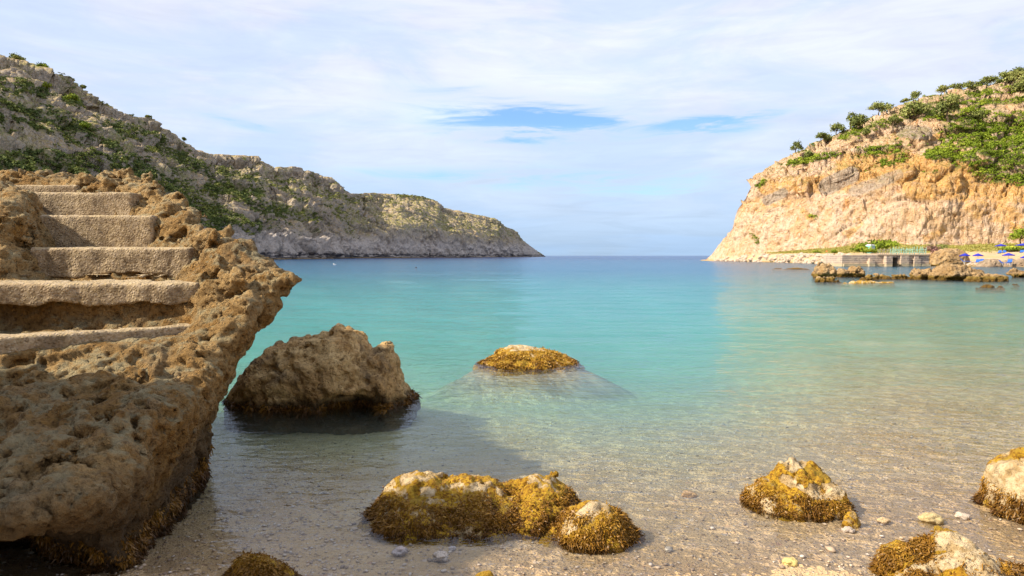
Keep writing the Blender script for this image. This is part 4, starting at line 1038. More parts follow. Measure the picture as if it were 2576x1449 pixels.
# drowned shelves just under the surface
def shelf(name, label, cx, cy, rx, ry, ztop, seed, h=.04):
    # low weedy rock lying on the sand bank
    tt = np.linspace(0, 2 * math.pi, 181)[:-1]; rr = np.linspace(0.02, 1, 60)
    T, Rr = np.meshgrid(tt, rr, indexing='ij')
    q = np.stack([np.cos(T) * 1.1, np.sin(T) * 1.1, 0 * T + seed * .1], -1).reshape(-1, 3).astype(f32)
    out = 1 + (.42 * fbm(q, 3, seed)).reshape(T.shape)
    X = cx + rx * Rr * out * np.cos(T); Y = cy + ry * Rr * out * np.sin(T)
    P = np.stack([X, Y, 0 * X], -1).reshape(-1, 3).astype(f32)
    bz = bed_z(X, Y)
    Zt = bz + .05 * (1 - Rr ** 3) + (.05 * fbm(P * 2.4, 4, seed + 3)).reshape(X.shape) * (1 - Rr ** 4) - .01
    Zb = bz - .15 - 0 * Rr
    nu, nv = X.shape
    V = np.concatenate([np.stack([X, Y, Zt], -1).reshape(-1, 3), np.stack([X, Y, Zb], -1).reshape(-1, 3)])
    k = np.arange(nu * nv).reshape(nu, nv); k2 = np.roll(k, -1, 0)
    F1_ = np.stack([k[:, :-1], k[:, 1:], k2[:, 1:], k2[:, :-1]], -1).reshape(-1, 4)
    ed = np.stack([k[:, -1], k[:, -1] + nu * nv, k2[:, -1] + nu * nv, k2[:, -1]], -1)
    F = np.concatenate([F1_, F1_[:, ::-1] + nu * nv, ed])
    m, t, b = newmat('drowned_rock'); p = t.pos()
    t.put(b.inputs['Base Color'], t.mix(t.ss(t.noise(p, 3, 6, .6), .4, .6), (.36, .26, .14), (.25, .18, .09)))
    o = make_mesh(name, V, F, m)
    tag(o, label, 'rock')
shelf('drowned_rock', 'broad pale rock shelf under the water around the lone golden rock', .30, 9.75, 1.55, .95, -.09, 61)
print('rocks', round(time.time() - T0, 1))

# pebbles
def pebbles():
    rs = np.random.RandomState(3)
    import bmesh
    bm = bmesh.new(); bmesh.ops.create_icosphere(bm, subdivisions=1, radius=1)
    bv = np.array([v.co[:] for v in bm.verts]); bf = np.array([[v.index for v in f.verts] for f in bm.faces]); bm.free()
    n = 9000
    y = 2.6 + 5.0 * rs.rand(n) ** 1.5; x = (rs.rand(n) * 2 - 1) * y * .82
    left = rs.rand(n) < .35; x = np.where(left, -.35 * y + rs.normal(size=n) * .5, x)
    s = .0035 + .009 * rs.rand(n) ** 3; s = np.where(rs.rand(n) < .012, s * 2.2, s)
    z = bed_z(x, y); q = np.stack([x, y, 0 * x], 1).astype(f32)
    R = np.hypot(x, y); near = np.clip(1.5 - R / 12, 0, 1)
    z = z + near * (.03 * fbm(q * .9, 3) + .008 * fbm(q * 6, 2, 4)) + s * .25 + .004
    a = rs.rand(n) * 6.28; sc = np.stack([s * rs.uniform(1, 1.6, n), s * rs.uniform(.7, 1.1, n), s * rs.uniform(.35, .6, n)], 1)
    jit = 1 + .16 * rs.normal(size=(n, len(bv), 1))
    v = bv[None] * jit * sc[:, None, :]
    ca, sa = np.cos(a)[:, None], np.sin(a)[:, None]
    v = np.stack([v[..., 0] * ca - v[..., 1] * sa, v[..., 0] * sa + v[..., 1] * ca, v[..., 2]], -1) + np.stack([x, y, z], 1)[:, None, :]
    F = (bf[None] + (np.arange(n) * len(bv))[:, None, None]).reshape(-1, 3)
    m, t, b = newmat('pebble_stone'); tn = t.attr('tone')
    t.put(b.inputs['Base Color'], t.ramp(tn, [(0, (.20, .14, .10)), (.3, (.42, .31, .21)), (.6, (.58, .43, .28)), (.9, (.60, .50, .40)), (1, (.74, .66, .56))])); b.inputs['Roughness'].default_value = .6
    o = make_mesh('pebbles', v.reshape(-1, 3), F, m, attrs={'tone': np.repeat(rs.rand(n) * .9 + .05, len(bv))})
    tag(o, 'small pale pebbles strewn over the sand of the beach', 'pebbles', kind='stuff')
pebbles()
print('pebbles', round(time.time() - T0, 1))
# ================================================================== FAR SHORE ON THE RIGHT
SHX = [1760, 1775, 1850, 1945, 2050, 2135, 2140, 2336, 2342, 2420, 2450, 2576, 2900]
SHY = [212, 207, 185, 157, 130, 112, 101.5, 101, 103, 101, 94, 89, 84]
CBX = [1760, 1850, 1950, 2100, 2300, 2576, 2900]; CBY = [214, 198, 182, 168, 160, 154, 148]
def shore_z(u, Y):
    ys = np.interp(u, SHX, SHY); t = Y - ys
    ter = np.interp(t, [-3, 0, .8, 2.2, 4, 14, 30, 60], [-2.5, -.3, .7, 1.62, 1.75, 2.05, 2.7, 4.2])
    bea = np.interp(t, [-6, 0, 3, 8, 18, 26, 34, 60], [-1.2, -.12, .35, .62, 1.15, 2.2, 2.9, 4.0])
    k = sstep(u, 2360, 2440)
    low = np.interp(u, [1760, 1850, 1900], [.1, .6, 1.0])
    z = ter * (1 - k) + bea * k
    return np.where(z > 0, z * low, z)
def build_shore():
    u = np.concatenate([np.linspace(1762, 2620, 640), np.linspace(2625, 2860, 30)]); v = np.linspace(0, 1, 220) ** 1.25
    U, V = np.meshgrid(u, v, indexing='ij')
    ys = np.interp(U, SHX, SHY) - 3; yc = np.interp(U, CBX, CBY)
    Y = ys + (yc - ys) * V; X = (U - 1288) / FPX * Y; Z = shore_z(U, Y)
    P = np.stack([X, Y, Z], -1).reshape(-1, 3).astype(f32); q = P.copy(); q[:, 2] = 0
    P[:, 2] += .22 * fbm(q / 3.5, 4, 3) * sstep((Y - ys).ravel(), 3.5, 7) + .05 * fbm(q / .8, 2, 5)
    m, t, b = newmat('orange_beach_sand'); p = t.pos(); n = t.noise(p, .35, 7, .6, .4); n2 = t.noise(p, 2.5, 7, .65)
    col = t.mix(t.ss(n, .36, .62), (.58, .36, .17), (.56, .41, .26))
    col = t.mix(t.math('MULTIPLY', t.ss(n2, .55, .68), .6), col, (.42, .30, .18))
    gr = t.math('MULTIPLY', t.attr('grass'), t.ss(n2, .32, .5))
    col = t.mix(gr, col, t.mix(t.ss(n, .4, .6), (.34, .31, .07), (.46, .36, .12)))
    z = t.sep(p)[2]; col = t.mix(t.ss(z, .12, .3, 1, 0), col, (.36, .25, .11))
    t.put(b.inputs['Base Color'], col); t.put(b.inputs['Normal'], t.bump(t.noise(p, 3, 8, .7), .25, 1))
    tt = (Y - ys - 3)
    grass = sstep(tt, 9, 14) * (1 - sstep(U, 2360, 2440)) + sstep(tt, 24, 28) * sstep(U, 2360, 2440)
    grass = grass * sstep(U, 1900, 1980)
    o = make_mesh('beach', P, grid_faces(*U.shape)[:, ::-1], m, attrs={'grass': np.clip(grass, 0, 1).ravel()}); tag(o, kind='structure')
    rs = np.random.RandomState(8)
    pr = grass.ravel() * (np.clip(1 - np.abs(tt.ravel() - 20) / 60, .1, 1)); pr /= pr.sum(); ii = rs.choice(len(pr), 5000, p=pr)
    C = P[ii] + np.stack([rs.normal(size=len(ii)) * .2, rs.normal(size=len(ii)) * .2, 0 * ii + .12], 1)
    R_ = rs.uniform(.18, .5, len(ii)); Vv, F, tn = leaf_clumps(C, np.stack([R_, R_, R_ * .9], 1), 14, .13, rs, low=-.1)
    tag(make_mesh('dry_grass', Vv, F, M['drygrass'], smooth=False, attrs={'tone': tn}), 'yellow green grass along the foot of the ochre cliff', 'grass', kind='stuff')
build_shore()
def ground(px, Y): return shore_z(np.array([px]), np.array([Y]))[0]
def on(px, Y, dz=0.0): return ((px - 1288) / FPX * Y, Y, ground(px, Y) + dz)

M['stack'] = rock_material('sea_stack_rock', (.42, .26, .11), (.54, .37, .19), (.33, .19, .065), (.17, .12, .075), .5, .08,
                           wet=.12, stainz=(.16, .18, (.26, .165, .03)), grey=.8)
M['rubble'] = rock_material('pale_rubble_rock', (.55, .42, .31), (.62, .50, .38), (.48, .33, .20), (.4, .34, .28), .5, .05, grey=.5)
M['darkrock'] = rock_material('brown_beach_rock', (.30, .21, .13), (.40, .30, .20), (.26, .17, .10), (.2, .16, .12), .5, .05, grey=.7)
def stack(prof, yb, depth, label, seed, h=.055, uc=.35, **kw):
    Y = shoreY(yb)
    kw.setdefault('amp', 2.1); kw.setdefault('mat', M['stack']); mt = kw.pop('mat')
    return profile_rock('sea_rock', prof, Y, depth, h, mt, label, n=2.8, uc=uc, ucz=.35, zb=-.7, f=.42, seed=seed, crest=.5, lumps=.10, taper=.28, **kw)
stack([(2046, 700), (2049, 672), (2053, 662), (2066, 655), (2085, 656), (2098, 662), (2101, 676), (2097, 700)], 700, 2.2, 'tall blocky sea rock at the left end of the chain off the quay', 71)
stack([(2056, 709), (2062, 694), (2075, 688), (2100, 690), (2118, 694), (2123, 708)], 709.5, 1.3, 'low flat topped sea rock in front of the tall blocky one', 72, h=.05)
stack([(2102, 697), (2105, 678), (2112, 669), (2120, 666), (2130, 672), (2148, 666), (2162, 668), (2170, 682), (2173, 698)], 698, 2.0, 'twin humped orange sea rock just right of the tall blocky one', 73)
stack([(2158, 704), (2166, 692), (2180, 684), (2200, 682), (2212, 690), (2222, 702)], 704, 1.6, 'rounded grey topped sea rock in the low middle of the chain', 74, h=.05)
stack([(2190, 702), (2204, 690), (2230, 686), (2262, 688), (2296, 690), (2312, 702)], 702, 1.6, 'long low ledge of sea rock in the middle of the chain', 75, h=.05)
stack([(2118, 713), (2135, 707), (2170, 704), (2205, 706), (2240, 707), (2250, 712)], 712.5, 1.0, 'golden algae covered reef barely above the water in front of the chain', 76, h=.04, uc=0, amp=.6, mat=M['algae'])
stack([(2290, 703), (2294, 678), (2304, 670), (2322, 668), (2336, 676), (2343, 684), (2340, 702)], 703, 2.0, 'pale wedge shaped sea rock left of the biggest block', 77)
stack([(2336, 705), (2342, 684), (2352, 676), (2372, 664), (2395, 656), (2420, 656), (2432, 666), (2455, 672), (2463, 690), (2466, 705)], 705, 3.2, 'biggest ochre block of sea rock in the chain, dark hollow in its foot', 78)
stack([(2428, 706), (2442, 694), (2462, 686), (2490, 683), (2515, 686), (2528, 694), (2533, 708)], 707.5, 2.0, 'jagged brown sea rock right of the biggest block', 79, h=.06)
stack([(2454, 723), (2458, 712), (2475, 708), (2495, 710), (2515, 708), (2525, 714), (2527, 723)], 723.5, 1.1, 'split low sea rock nearest to the camera in the right bay', 80, h=.045)
stack([(2534, 694), (2540, 678), (2556, 672), (2580, 676), (2600, 680), (2612, 698)], 700, 2.0, 'overhanging brown sea rock cut by the right edge', 81, h=.06, uc=.5)
stack([(2545, 716), (2550, 709), (2560, 707), (2566, 711), (2568, 716)], 716, .6, 'small wedge of sea rock standing alone by the right edge', 82, h=.035)
stack([(1968, 678), (1980, 674), (2000, 672.5), (2025, 674), (2038, 677.5)], 678, 2.0, 'long thin reef awash left of the chain', 83, h=.07, uc=0, amp=.7)
stack([(1944, 676), (1952, 674), (1964, 674.5), (1968, 676.5)], 676.5, 1.6, 'tiny reef awash at the far left of the chain', 84, h=.06, uc=0, amp=.5)
def beachrock(prof, Y, depth, label, seed, mat, h=.09, name='beach_rock'):
    zb = ground(np.mean([p[0] for p in prof]), Y) - .5
    return profile_rock(name, prof, Y, depth, h, mat, label, n=2.6, zb=zb, amp=1.2, f=.4, seed=seed, crest=.5, lumps=.12, taper=.3)
beachrock([(2340, 662), (2346, 640), (2354, 630), (2380, 624), (2400, 625), (2418, 628), (2428, 638), (2436, 662)], 99.5, 4, 'ochre crag standing at the right end of the quay', 91, M['stack'])
beachrock([(2458, 672), (2470, 658), (2485, 652), (2505, 651), (2518, 660), (2524, 672)], 92, 3, 'dark humped rock on the beach below the middle parasol', 92, M['darkrock'], .07)
beachrock([(2516, 670), (2524, 656), (2540, 650), (2552, 656), (2556, 670)], 91.5, 2.5, 'smaller dark rock on the beach beside the humped one', 93, M['darkrock'], .07)
beachrock([(2544, 672), (2552, 658), (2562, 650), (2580, 650), (2600, 658), (2612, 674)], 90.5, 2.5, 'brown rock on the beach at the right edge', 94, M['darkrock'], .07)
print('stacks', round(time.time() - T0, 1))

# rubble breakwater: boulders copied one by one
def rubble():
    rs = np.random.RandomState(21); protos = []
    import bmesh
    for k in range(5):
        bm = bmesh.new(); bmesh.ops.create_icosphere(bm, subdivisions=3, radius=1)
        V = np.array([v.co[:] for v in bm.verts], f32); F = np.array([[v.index for v in f.verts] for f in bm.faces]); bm.free()
        F1, F2, _ = worley(V * 1.1 + k * 3, k)
        V = V * (1 + .22 * fbm(V * 1.2 + k * 5, 3, k) - .28 * sstep(F1, .3, .8))[:, None] * np.array([1.25, 1, .8], f32)
        V = np.sign(V) * np.abs(V) ** .9
        me = bpy.data.meshes.new('boulder'); me.from_pydata(V.tolist(), [], F.tolist()); me.update(); me.materials.append(M['rubble'])
        me.polygons.foreach_set('use_smooth', [k % 2 == 0] * len(me.polygons)); protos.append(me)
    for n in range(210):
        px = 1800 + (2142 - 1800) * rs.rand() ** .8
        if n > 190: px = rs.uniform(2345, 2440)
        t = rs.uniform(-.4, 2.6); Y = np.interp(px, SHX, SHY) + t
        s = rs.uniform(.35, .75) * (1.15 if px < 1950 else 1)
        o = bpy.data.objects.new('boulder', protos[n % 5]); COL.objects.link(o)
        x, y, z = on(px, Y); o.location = (x, y, max(z - .12 * s, .05)); o.scale = (s, s, s * .8); o.rotation_euler = (rs.rand() * .6, rs.rand() * .6, rs.rand() * 6.3)
        tag(o, 'pale boulder heaped with others along the waterline under the ochre cliff', 'boulder', 'pale boulders heaped along the far shore')
rubble()

# quay
def quay():
    m, t, b = newmat('quay_masonry'); p = t.pos(); sx = t.sep(p)
    br = t.new('ShaderNodeTexBrick'); t.put(br.inputs['Vector'], t.comb(t.math('MULTIPLY', sx[0], 1.0), sx[2], 0)); br.inputs['Scale'].default_value = 1.0
    br.inputs['Brick Width'].default_value = .9; br.inputs['Row Height'].default_value = .28; br.inputs['Mortar Size'].default_value = .03
    br.inputs['Color1'].default_value = (.38, .29, .24, 1); br.inputs['Color2'].default_value = (.47, .37, .29, 1); br.inputs['Mortar'].default_value = (.24, .18, .15, 1)
    n = t.noise(p, 1.5, 7, .65); col = t.mix(t.ss(n, .4, .65), br.outputs[0], (.55, .42, .30))
    col = t.mix(t.math('MULTIPLY', t.ss(sx[2], .3, .5, 1, 0), .8), col, (.50, .40, .24))
    t.put(b.inputs['Base Color'], col); t.put(b.inputs['Normal'], t.bump(t.math('ADD', br.outputs['Fac'], t.math('MULTIPLY', n, -1.5)), -.08, 1))
    m2 = plain('dark_opening', (.03, .025, .02), .9)
    Y = 99.0; X = lambda px: (px - 1288) / FPX * Y
    q = empty('quay', (X(2235), Y, 0), 'old stone quay with a dark square opening on the far right shore', 'quay')
    def part(nm, boxes, mat, bev=.03):
        mb = MB()
        for bx in boxes: mb.box(*bx)
        o = mb.build(nm, mat, q); o.matrix_parent_inverse = Matrix.Translation((-X(2235), -Y, 0)); return o
    zt = 1.62
    part('wall', [(X(2118), Y, -1, X(2231), Y + 6, zt), (X(2258), Y, -1, X(2336), Y + 6, zt), (X(2231), Y + 2.6, -1, X(2258), Y + 6, zt - .003), (X(2231), Y + .02, 1.30, X(2258), Y + 2.6, zt - .006)], m)
    part('buttress', [(X(2180), Y - .75, -1, X(2194), Y - .002, .75), (X(2183), Y - .5, .75, X(2191), Y - .002, 1.2)], m)
    part('buttress', [(X(2221), Y - .9, -1, X(2236), Y - .002, 1.52)], m)
    part('buttress', [(X(2262), Y - .45, -1, X(2282), Y - .002, 1.56)], m)
    part('buttress', [(X(2294), Y - .55, -1, X(2310), Y - .002, 1.1), (X(2297), Y - .4, 1.1, X(2306), Y - .002, 1.5)], m)
    part('ledge', [(X(2120), Y - .35, -1, X(2179.8), Y - .003, .34), (X(2194.2), Y - .35, -1, X(2220.8), Y - .003, .34), (X(2310.2), Y - .5, -1, X(2336), Y - .003, .30), (X(2282.2), Y - .3, -1, X(2293.8), Y - .003, .36)], m)
    part('deck', [(X(2205), Y - .25, zt + .03, X(2334), Y + 3.2, zt + .11)], plain('weathered_deck', (.30, .27, .22), .8))
quay()
mint = plain('mint_painted_metal', (.36, .62, .48), .5)
greyw = plain('grey_rusty_metal', (.33, .30, .25), .7)
def railing(px0, px1, Y, n, label, mat, seed, h=.95):
    X0 = (px0 - 1288) / FPX * Y; X1 = (px1 - 1288) / FPX * Y; z = 1.74; rs = random.Random(seed)
    r = empty('railing', (X0, Y, z), label, 'railing')
    def put(mb, nm):
        o = mb.build(nm, mat, r); o.matrix_parent_inverse = Matrix.Translation((-X0, -Y, -z))
    for k in range(n):
        x = X0 + (X1 - X0) * k / (n - 1); hh = h * rs.uniform(.75, 1.25); mb = MB(); mb.tube((x, Y, z - .02), (x + rs.uniform(-.06, .06), Y + rs.uniform(-.1, .1), z + hh), .028); put(mb, 'post')
    for dz in (.22, .62):
        mb = MB(); mb.tube((X0, Y - .04, z + dz), (X1, Y - .04, z + dz + rs.uniform(-.05, .05)), .024); put(mb, 'rail')
    for k in range(0, n - 1, 2):
        xa = X0 + (X1 - X0) * k / (n - 1); xb = X0 + (X1 - X0) * (k + 1) / (n - 1); mb = MB()
        a, b_ = (0.0, .85) if rs.random() < .5 else (.85, 0.0)
        mb.tube((xa, Y + .05, z + a), (xb, Y + .05, z + b_), .024); put(mb, 'brace')
railing(2238, 2328, 99.3, 17, 'mint green metal railing frames standing along the front of the quay deck', mint, 3)
railing(2246, 2326, 101.6, 13, 'mint green metal railing frames along the back of the quay deck', mint, 5)
railing(2208, 2240, 99.6, 7, 'grey rusty railing frames at the left end of the quay deck', greyw, 7, .8)

# portable toilet
def toilet():
    Y = 112.0; x, y, z = on(2188, Y); z = zof(631, Y) ; s = .95
    r = empty('portable_toilet', (x, y, z - .9), 'pale turquoise portable toilet booth among the bushes above the quay', 'toilet', rz=.35)
    a = plain('turquoise_plastic', (.25, .58, .50), .4); g = plain('grey_door_plastic', (.38, .47, .46), .4); wv = plain('white_roof_plastic', (.80, .80, .75), .4)
    mb = MB(); mb.box(-.5 * s, -.5 * s, 0, .5 * s, .5 * s, 1.75); mb.build('body', a, r)
    mb = MB(); mb.box(-.34 * s, -.535 * s, .12, .34 * s, -.503 * s, 1.6); mb.build('door', g, r)
    mb = MB(); mb.box(-.56 * s, -.57 * s, 1.753, .56 * s, .56 * s, 1.83); mb.box(-.4 * s, -.42 * s, 1.83, .4 * s, .42 * s, 1.95); mb.build('roof', wv, r)
toilet()

# parasols and loungers
blue = plain('blue_canvas', (.025, .03, .36), .7, .1); blue2 = plain('blue_lounger_fabric', (.03, .12, .45), .6, .1); whitem = plain('white_metal', (.7, .7, .68), .4)
def parasol(px, ptop, Y, wpx, label, first=[None]):
    x = (px - 1288) / FPX * Y; zt = zof(ptop, Y); g = ground(px, Y); r0 = .72
    if first[0] is None:
        r = empty('parasol', (0, 0, 0), label, 'parasol', 'blue parasols on the far beach')
        mb = MB(); n = 8; V = [(0, 0, 0)] + [(r0 * math.cos(k * math.pi / 4 + .39), r0 * math.sin(k * math.pi / 4 + .39), -.33) for k in range(n)] + [(r0 * .97 * math.cos(k * math.pi / 4 + .39), r0 * .97 * math.sin(k * math.pi / 4 + .39), -.42) for k in range(n)]
        mb.add(V, [(0, 1 + k, 1 + (k + 1) % n) for k in range(n)] + [(1 + k, 1 + n + k, 1 + n + (k + 1) % n, 1 + (k + 1) % n) for k in range(n)]); mb.build('canopy', blue, r)
        mb = MB(); mb.tube((0, 0, -1.9), (0, 0, .08), .025); mb.build('pole', whitem, r)
        first[0] = r
    else:
        r = copy_tree(first[0]); r['label'] = label
    s = wpx / 24 * .97 * Y / 98
    r.location = (x, Y, zt); r.scale = (s, s, 1)
parasol(2515.7, 613.6, 120, 27, 'blue parasol on the higher ground, alone above the grass strip')
parasol(2571, 612, 118, 34, 'blue parasol on the higher ground cut by the right edge')
parasol(2426, 637, 99, 24, 'blue parasol half hidden by the ochre crag')
parasol(2458.9, 637, 97, 24, 'blue parasol on the beach, second from the ochre crag')
parasol(2535.7, 636, 97, 28, 'widest blue parasol on the beach, below the two grey blue loungers')
parasol(2579, 642, 95, 24, 'lowest blue parasol, its left tip only at the right edge')
def lounger(px, py, Y, rz, label, first=[None]):
    x = (px - 1288) / FPX * Y; z = zof(py, Y)
    if first[0] is None:
        r = empty('sun_lounger', (0, 0, 0), label, 'sun lounger', 'blue sun loungers on the far beach')
        mb = MB(); mb.box(-.25, -.55, .0, .25, .35, .05); mb.build('seat', blue2, r)
        mb = MB(); mb.add([(-.25, .36, .0), (.25, .36, .0), (.25, .75, .42), (-.25, .75, .42), (-.25, .38, -.05), (.25, .38, -.05), (.25, .79, .39), (-.25, .79, .39)], [(0, 1, 2, 3), (7, 6, 5, 4), (0, 3, 7, 4), (1, 5, 6, 2), (3, 2, 6, 7), (0, 4, 5, 1)]); mb.build('backrest', blue2, r)
        for a in (-.2, .2):
            for b_ in (-.5, .3):
                mb = MB(); mb.tube((a, b_, -.32), (a, b_, -.002), .022); mb.build('leg', whitem, r)
        first[0] = r
    else: r = copy_tree(first[0]); r['label'] = label
    r.location = (x, Y, z - .2); r.rotation_euler = (0, 0, rz)
lounger(2511, 633, 116, -.9, 'blue sun lounger, left one of the pair below the upper parasol')
lounger(2522.5, 632.5, 116, -.9, 'blue sun lounger, right one of the pair below the upper parasol')
lounger(2567.5, 632, 114, -.8, 'blue sun lounger at the right edge on the higher ground')
lounger(2431, 654, 97, .8, 'blue sun lounger tilted beside the ochre crag')
lounger(2457, 656, 95.5, -.8, 'blue sun lounger, left one of the pair by the dark humped rock')
lounger(2466.5, 655, 95, -.8, 'blue sun lounger, right one of the pair by the dark humped rock')
lounger(2529.5, 658, 90.6, .7, 'blue sun lounger leaning left between the two dark rocks')
lounger(2537.5, 656, 90.8, -.8, 'blue sun lounger leaning right between the two dark rocks')

# ------------------------------------------------------------------ trees and bushes
def tree(name, base, H, R, Rz, label, mat, seed, lean=.0, n=420, size=.16, trunk=.5, group=None, cat='tree', lobes=7):
    rs = np.random.RandomState(seed)
    r = empty(name, base, label, cat, group)
    inv = Matrix.Translation((-base[0], -base[1], -base[2]))
    b = Vector(base) - Vector((0, 0, .3)); top = Vector(base) + Vector((lean * H, 0, H - Rz * .9))
    mid = b.lerp(top, .5) + Vector((-.06 * H * (1 if lean >= 0 else -1), 0, 0))
    mb = MB(); r0 = .045 * H + .03; mb.tube(b, mid, r0, r0 * .7); mb.tube(mid, top, r0 * .7, r0 * .4)
    C = []; RR = []
    for k in range(lobes):
        ro = rs.uniform(.3, .85); a = k * 6.283 / lobes + rs.rand(); q = top + Vector((math.cos(a) * R * ro, math.sin(a) * R * ro, Rz * rs.uniform(-.35, .45)))
        mb.tube(mid.lerp(top, rs.uniform(.3, .9)), q, r0 * .35, r0 * .15, 5)
        C.append(q[:]); s = rs.uniform(.36, .62); RR.append((R * s, R * s, Rz * s * 1.1))
    C.append((top + Vector((0, 0, Rz * .45)))[:]); RR.append((R * .7, R * .7, Rz * .75))
    o = mb.build('trunk', M['bark'], r); o.matrix_parent_inverse = inv
    V, F, tn = leaf_clumps(np.array(C), np.array(RR), n // (lobes + 1), size, rs, lobes=1, low=-.6, shell=(.12, 1.15))
    o = make_mesh('crown', V, F, mat, smooth=False, attrs={'tone': tn}, parent=r); o.matrix_parent_inverse = inv
    return r
P2R, pxR, pyR, VR = RIGHT
P2L, pxL, pyL, VL = LEFT
def surf(P2, PX, PY, px, py):
    d = (PX - px) ** 2 + (PY - py) ** 2 * 1.0
    i = np.unravel_index(np.argmin(d), d.shape); return tuple(float(c) for c in P2[i])
trees = [  # base px,py, crown top py, width px, kind, label
 (2001, 386, 357, 34, 'u', 'small umbrella pine alone at the seaward end of the ridge'),
 (2033, 400, 381, 20, 'd', 'little round bush tree just below the lone umbrella pine'),
 (2065, 352, 334, 30, 'u', 'flat topped pine, first of the clump uphill from the lone one'),
 (2082, 362, 340, 22, 'd', 'small dark tree tucked beneath the first flat topped pines'),
 (2103, 340, 312, 44, 'u', 'wide dense pine, second of the clump uphill from the lone one'),
 (2140, 325, 284, 30, 'p', 'thin ragged pine with sparse upper branches on the skyline'),
 (2157, 335, 292, 42, 'd', 'dense dark cone shaped pine beside the ragged one'),
 (2192, 332, 297, 46, 'd', 'rounded dark pine on the slope below the pale skyline rock'),
 (2180, 345, 322, 22, 'd', 'small bright green tree at the foot of the rounded dark pine'),
 (2210, 292, 260, 58, 'u', 'broad flat crowned pine left of the pale skyline rock'),
 (2246, 330, 290, 34, 'p', 'loose grey green tree in the middle of the slope'),
 (2275, 262, 249, 22, 'p', 'low ragged tree on the skyline left of the small umbrella pine'),
 (2297, 258, 232, 28, 'u', 'small yellowish umbrella pine on the skyline'),
 (2300, 312, 258, 66, 'd', 'big dark round pine, left one of the large slope trees'),
 (2345, 290, 262, 40, 'd', 'mid green pine between the two large slope trees'),
 (2385, 305, 240, 64, 'd', 'big dark round pine, right one of the large slope trees'),
 (2368, 238, 217, 32, 'u', 'umbrella pine on the skyline with bare trunk, left one of a pair'),
 (2405, 232, 211, 34, 'u', 'umbrella pine on the skyline with bare trunk, right one of a pair'),
 (2440, 232, 206, 36, 'u', 'bushy pine, left half of the merged pair on the skyline'),
 (2466, 230, 203, 44, 'u', 'bushy pine, right half of the merged pair on the skyline'),
 (2491, 214, 193, 42, 'u', 'dark flat pine behind the merged pair on the skyline'),
 (2542, 215, 180, 50, 'd', 'olive green pine on the skyline near the right edge'),
 (2560, 200, 172, 40, 'd', 'topmost dark pine on the skyline at the right edge'),
 (2572, 245, 195, 46, 'd', 'dark pine cut by the right edge below the topmost one'),
 (2455, 310, 282, 38, 'd', 'dark round tree rising from the bright scrub'),
]
for k, (bx, by, ty, wd_, kd, lab) in enumerate(trees):
    p = surf(P2R, pxR, pyR, bx, by); Y = p[1]; Hh = (by - ty) / FPX * Y; Rr = wd_ / 2 / FPX * Y
    if kd == 'u': tree('umbrella_pine', p, Hh, Rr * .95, Hh * .50, lab, M['pine'], 100 + k, lean=.12, n=1300, size=.14, group='trees on the ochre headland')
    elif kd == 'p': tree('pine_tree', p, Hh, Rr * .9, Hh * .36, lab, M['pine'], 100 + k, lean=.05, n=460, size=.20, group='trees on the ochre headland', lobes=7)
    else: tree('pine_tree', p, Hh, Rr, Hh * .50, lab, M['pine'], 100 + k, n=1500, size=.17, group='trees on the ochre headland')
ltrees = [(42, 160, 138, 30, 'dark round tree on the skyline near the top left corner'), (105, 180, 160, 26, 'bright green tree leaning on the skyline, right of the dark one'),
 (105, 236, 206, 46, 'light green tree on the upper slope, largest on the left hill'), (180, 262, 238, 30, 'light green tree on the upper slope, downhill from the largest'),
 (464, 354, 344, 10, 'tiny lone tree on the skyline halfway down the ridge'), (208, 224, 214, 12, 'tiny bush on the skyline above the grey slab'), (215, 330, 308, 26, 'small olive tree on the middle slope of the left hill'), (372, 298, 290, 14, 'dark bush on the knob of the skyline')]
for k, (bx, by, ty, wd_, lab) in enumerate(ltrees):
    p = surf(P2L, pxL, pyL, bx, by); Y = p[1]; Hh = (by - ty) / FPX * Y; Rr = wd_ / 2 / FPX * Y
    tree('hillside_tree', p, Hh, Rr, Hh * .5, lab, M['scrub_bright'] if k in (1, 2, 3, 6) else M['scrub_dark'], 160 + k, n=900, size=.24, group='trees on the grey headland')
# bushes by the quay
bushes = [(2170, 636, 611, 44, 'bright green bush tree left of the portable toilet', 'pine_bush'), (2218, 634, 604, 84, 'wide bright green bush right of the portable toilet', 'bush'), (2172, 639, 622, 56, 'low rounded bush in front of the portable toilet', 'bush'),
 (2098, 636.5, 629, 16, 'small round green bush alone on the terrace left of the others', 'bush'), (2052, 636, 631, 20, 'flat dry green bush far left on the terrace', 'bush')]
for k, (bx, by, ty, wd_, lab, nm) in enumerate(bushes):
    Y = (118, 122, 110, 122, 134)[k]; p = ((bx - 1288) / FPX * Y, Y, min(zof(by, Y), ground(bx, Y) + .3)); Hh = zof(ty, Y) - p[2]; Rr = wd_ / 2 / FPX * Y
    tree('bush', p, Hh, Rr, Hh * .55, lab, M['scrub_bright'], 180 + k, n=1300, size=.11, cat='bush', group='bushes on the terrace behind the quay')
for k, (bx, by, ty, wd_, Y, lab) in enumerate([(2345, 640, 617, 40, 104, 'pink flowering oleander bush behind the right end of the quay'), (2370, 634, 615, 26, 112, 'second oleander bush, greener, right of the pink one')]):
    p = ((bx - 1288) / FPX * Y, Y, min(zof(by, Y), ground(bx, Y) + .3)); Hh = zof(ty, Y) - p[2]
    tree('oleander_bush', p, Hh, wd_ / 2 / FPX * Y, Hh * .5, lab, M['oleander'] if k == 0 else M['pine'], 190 + k, n=900, size=.11, cat='bush')
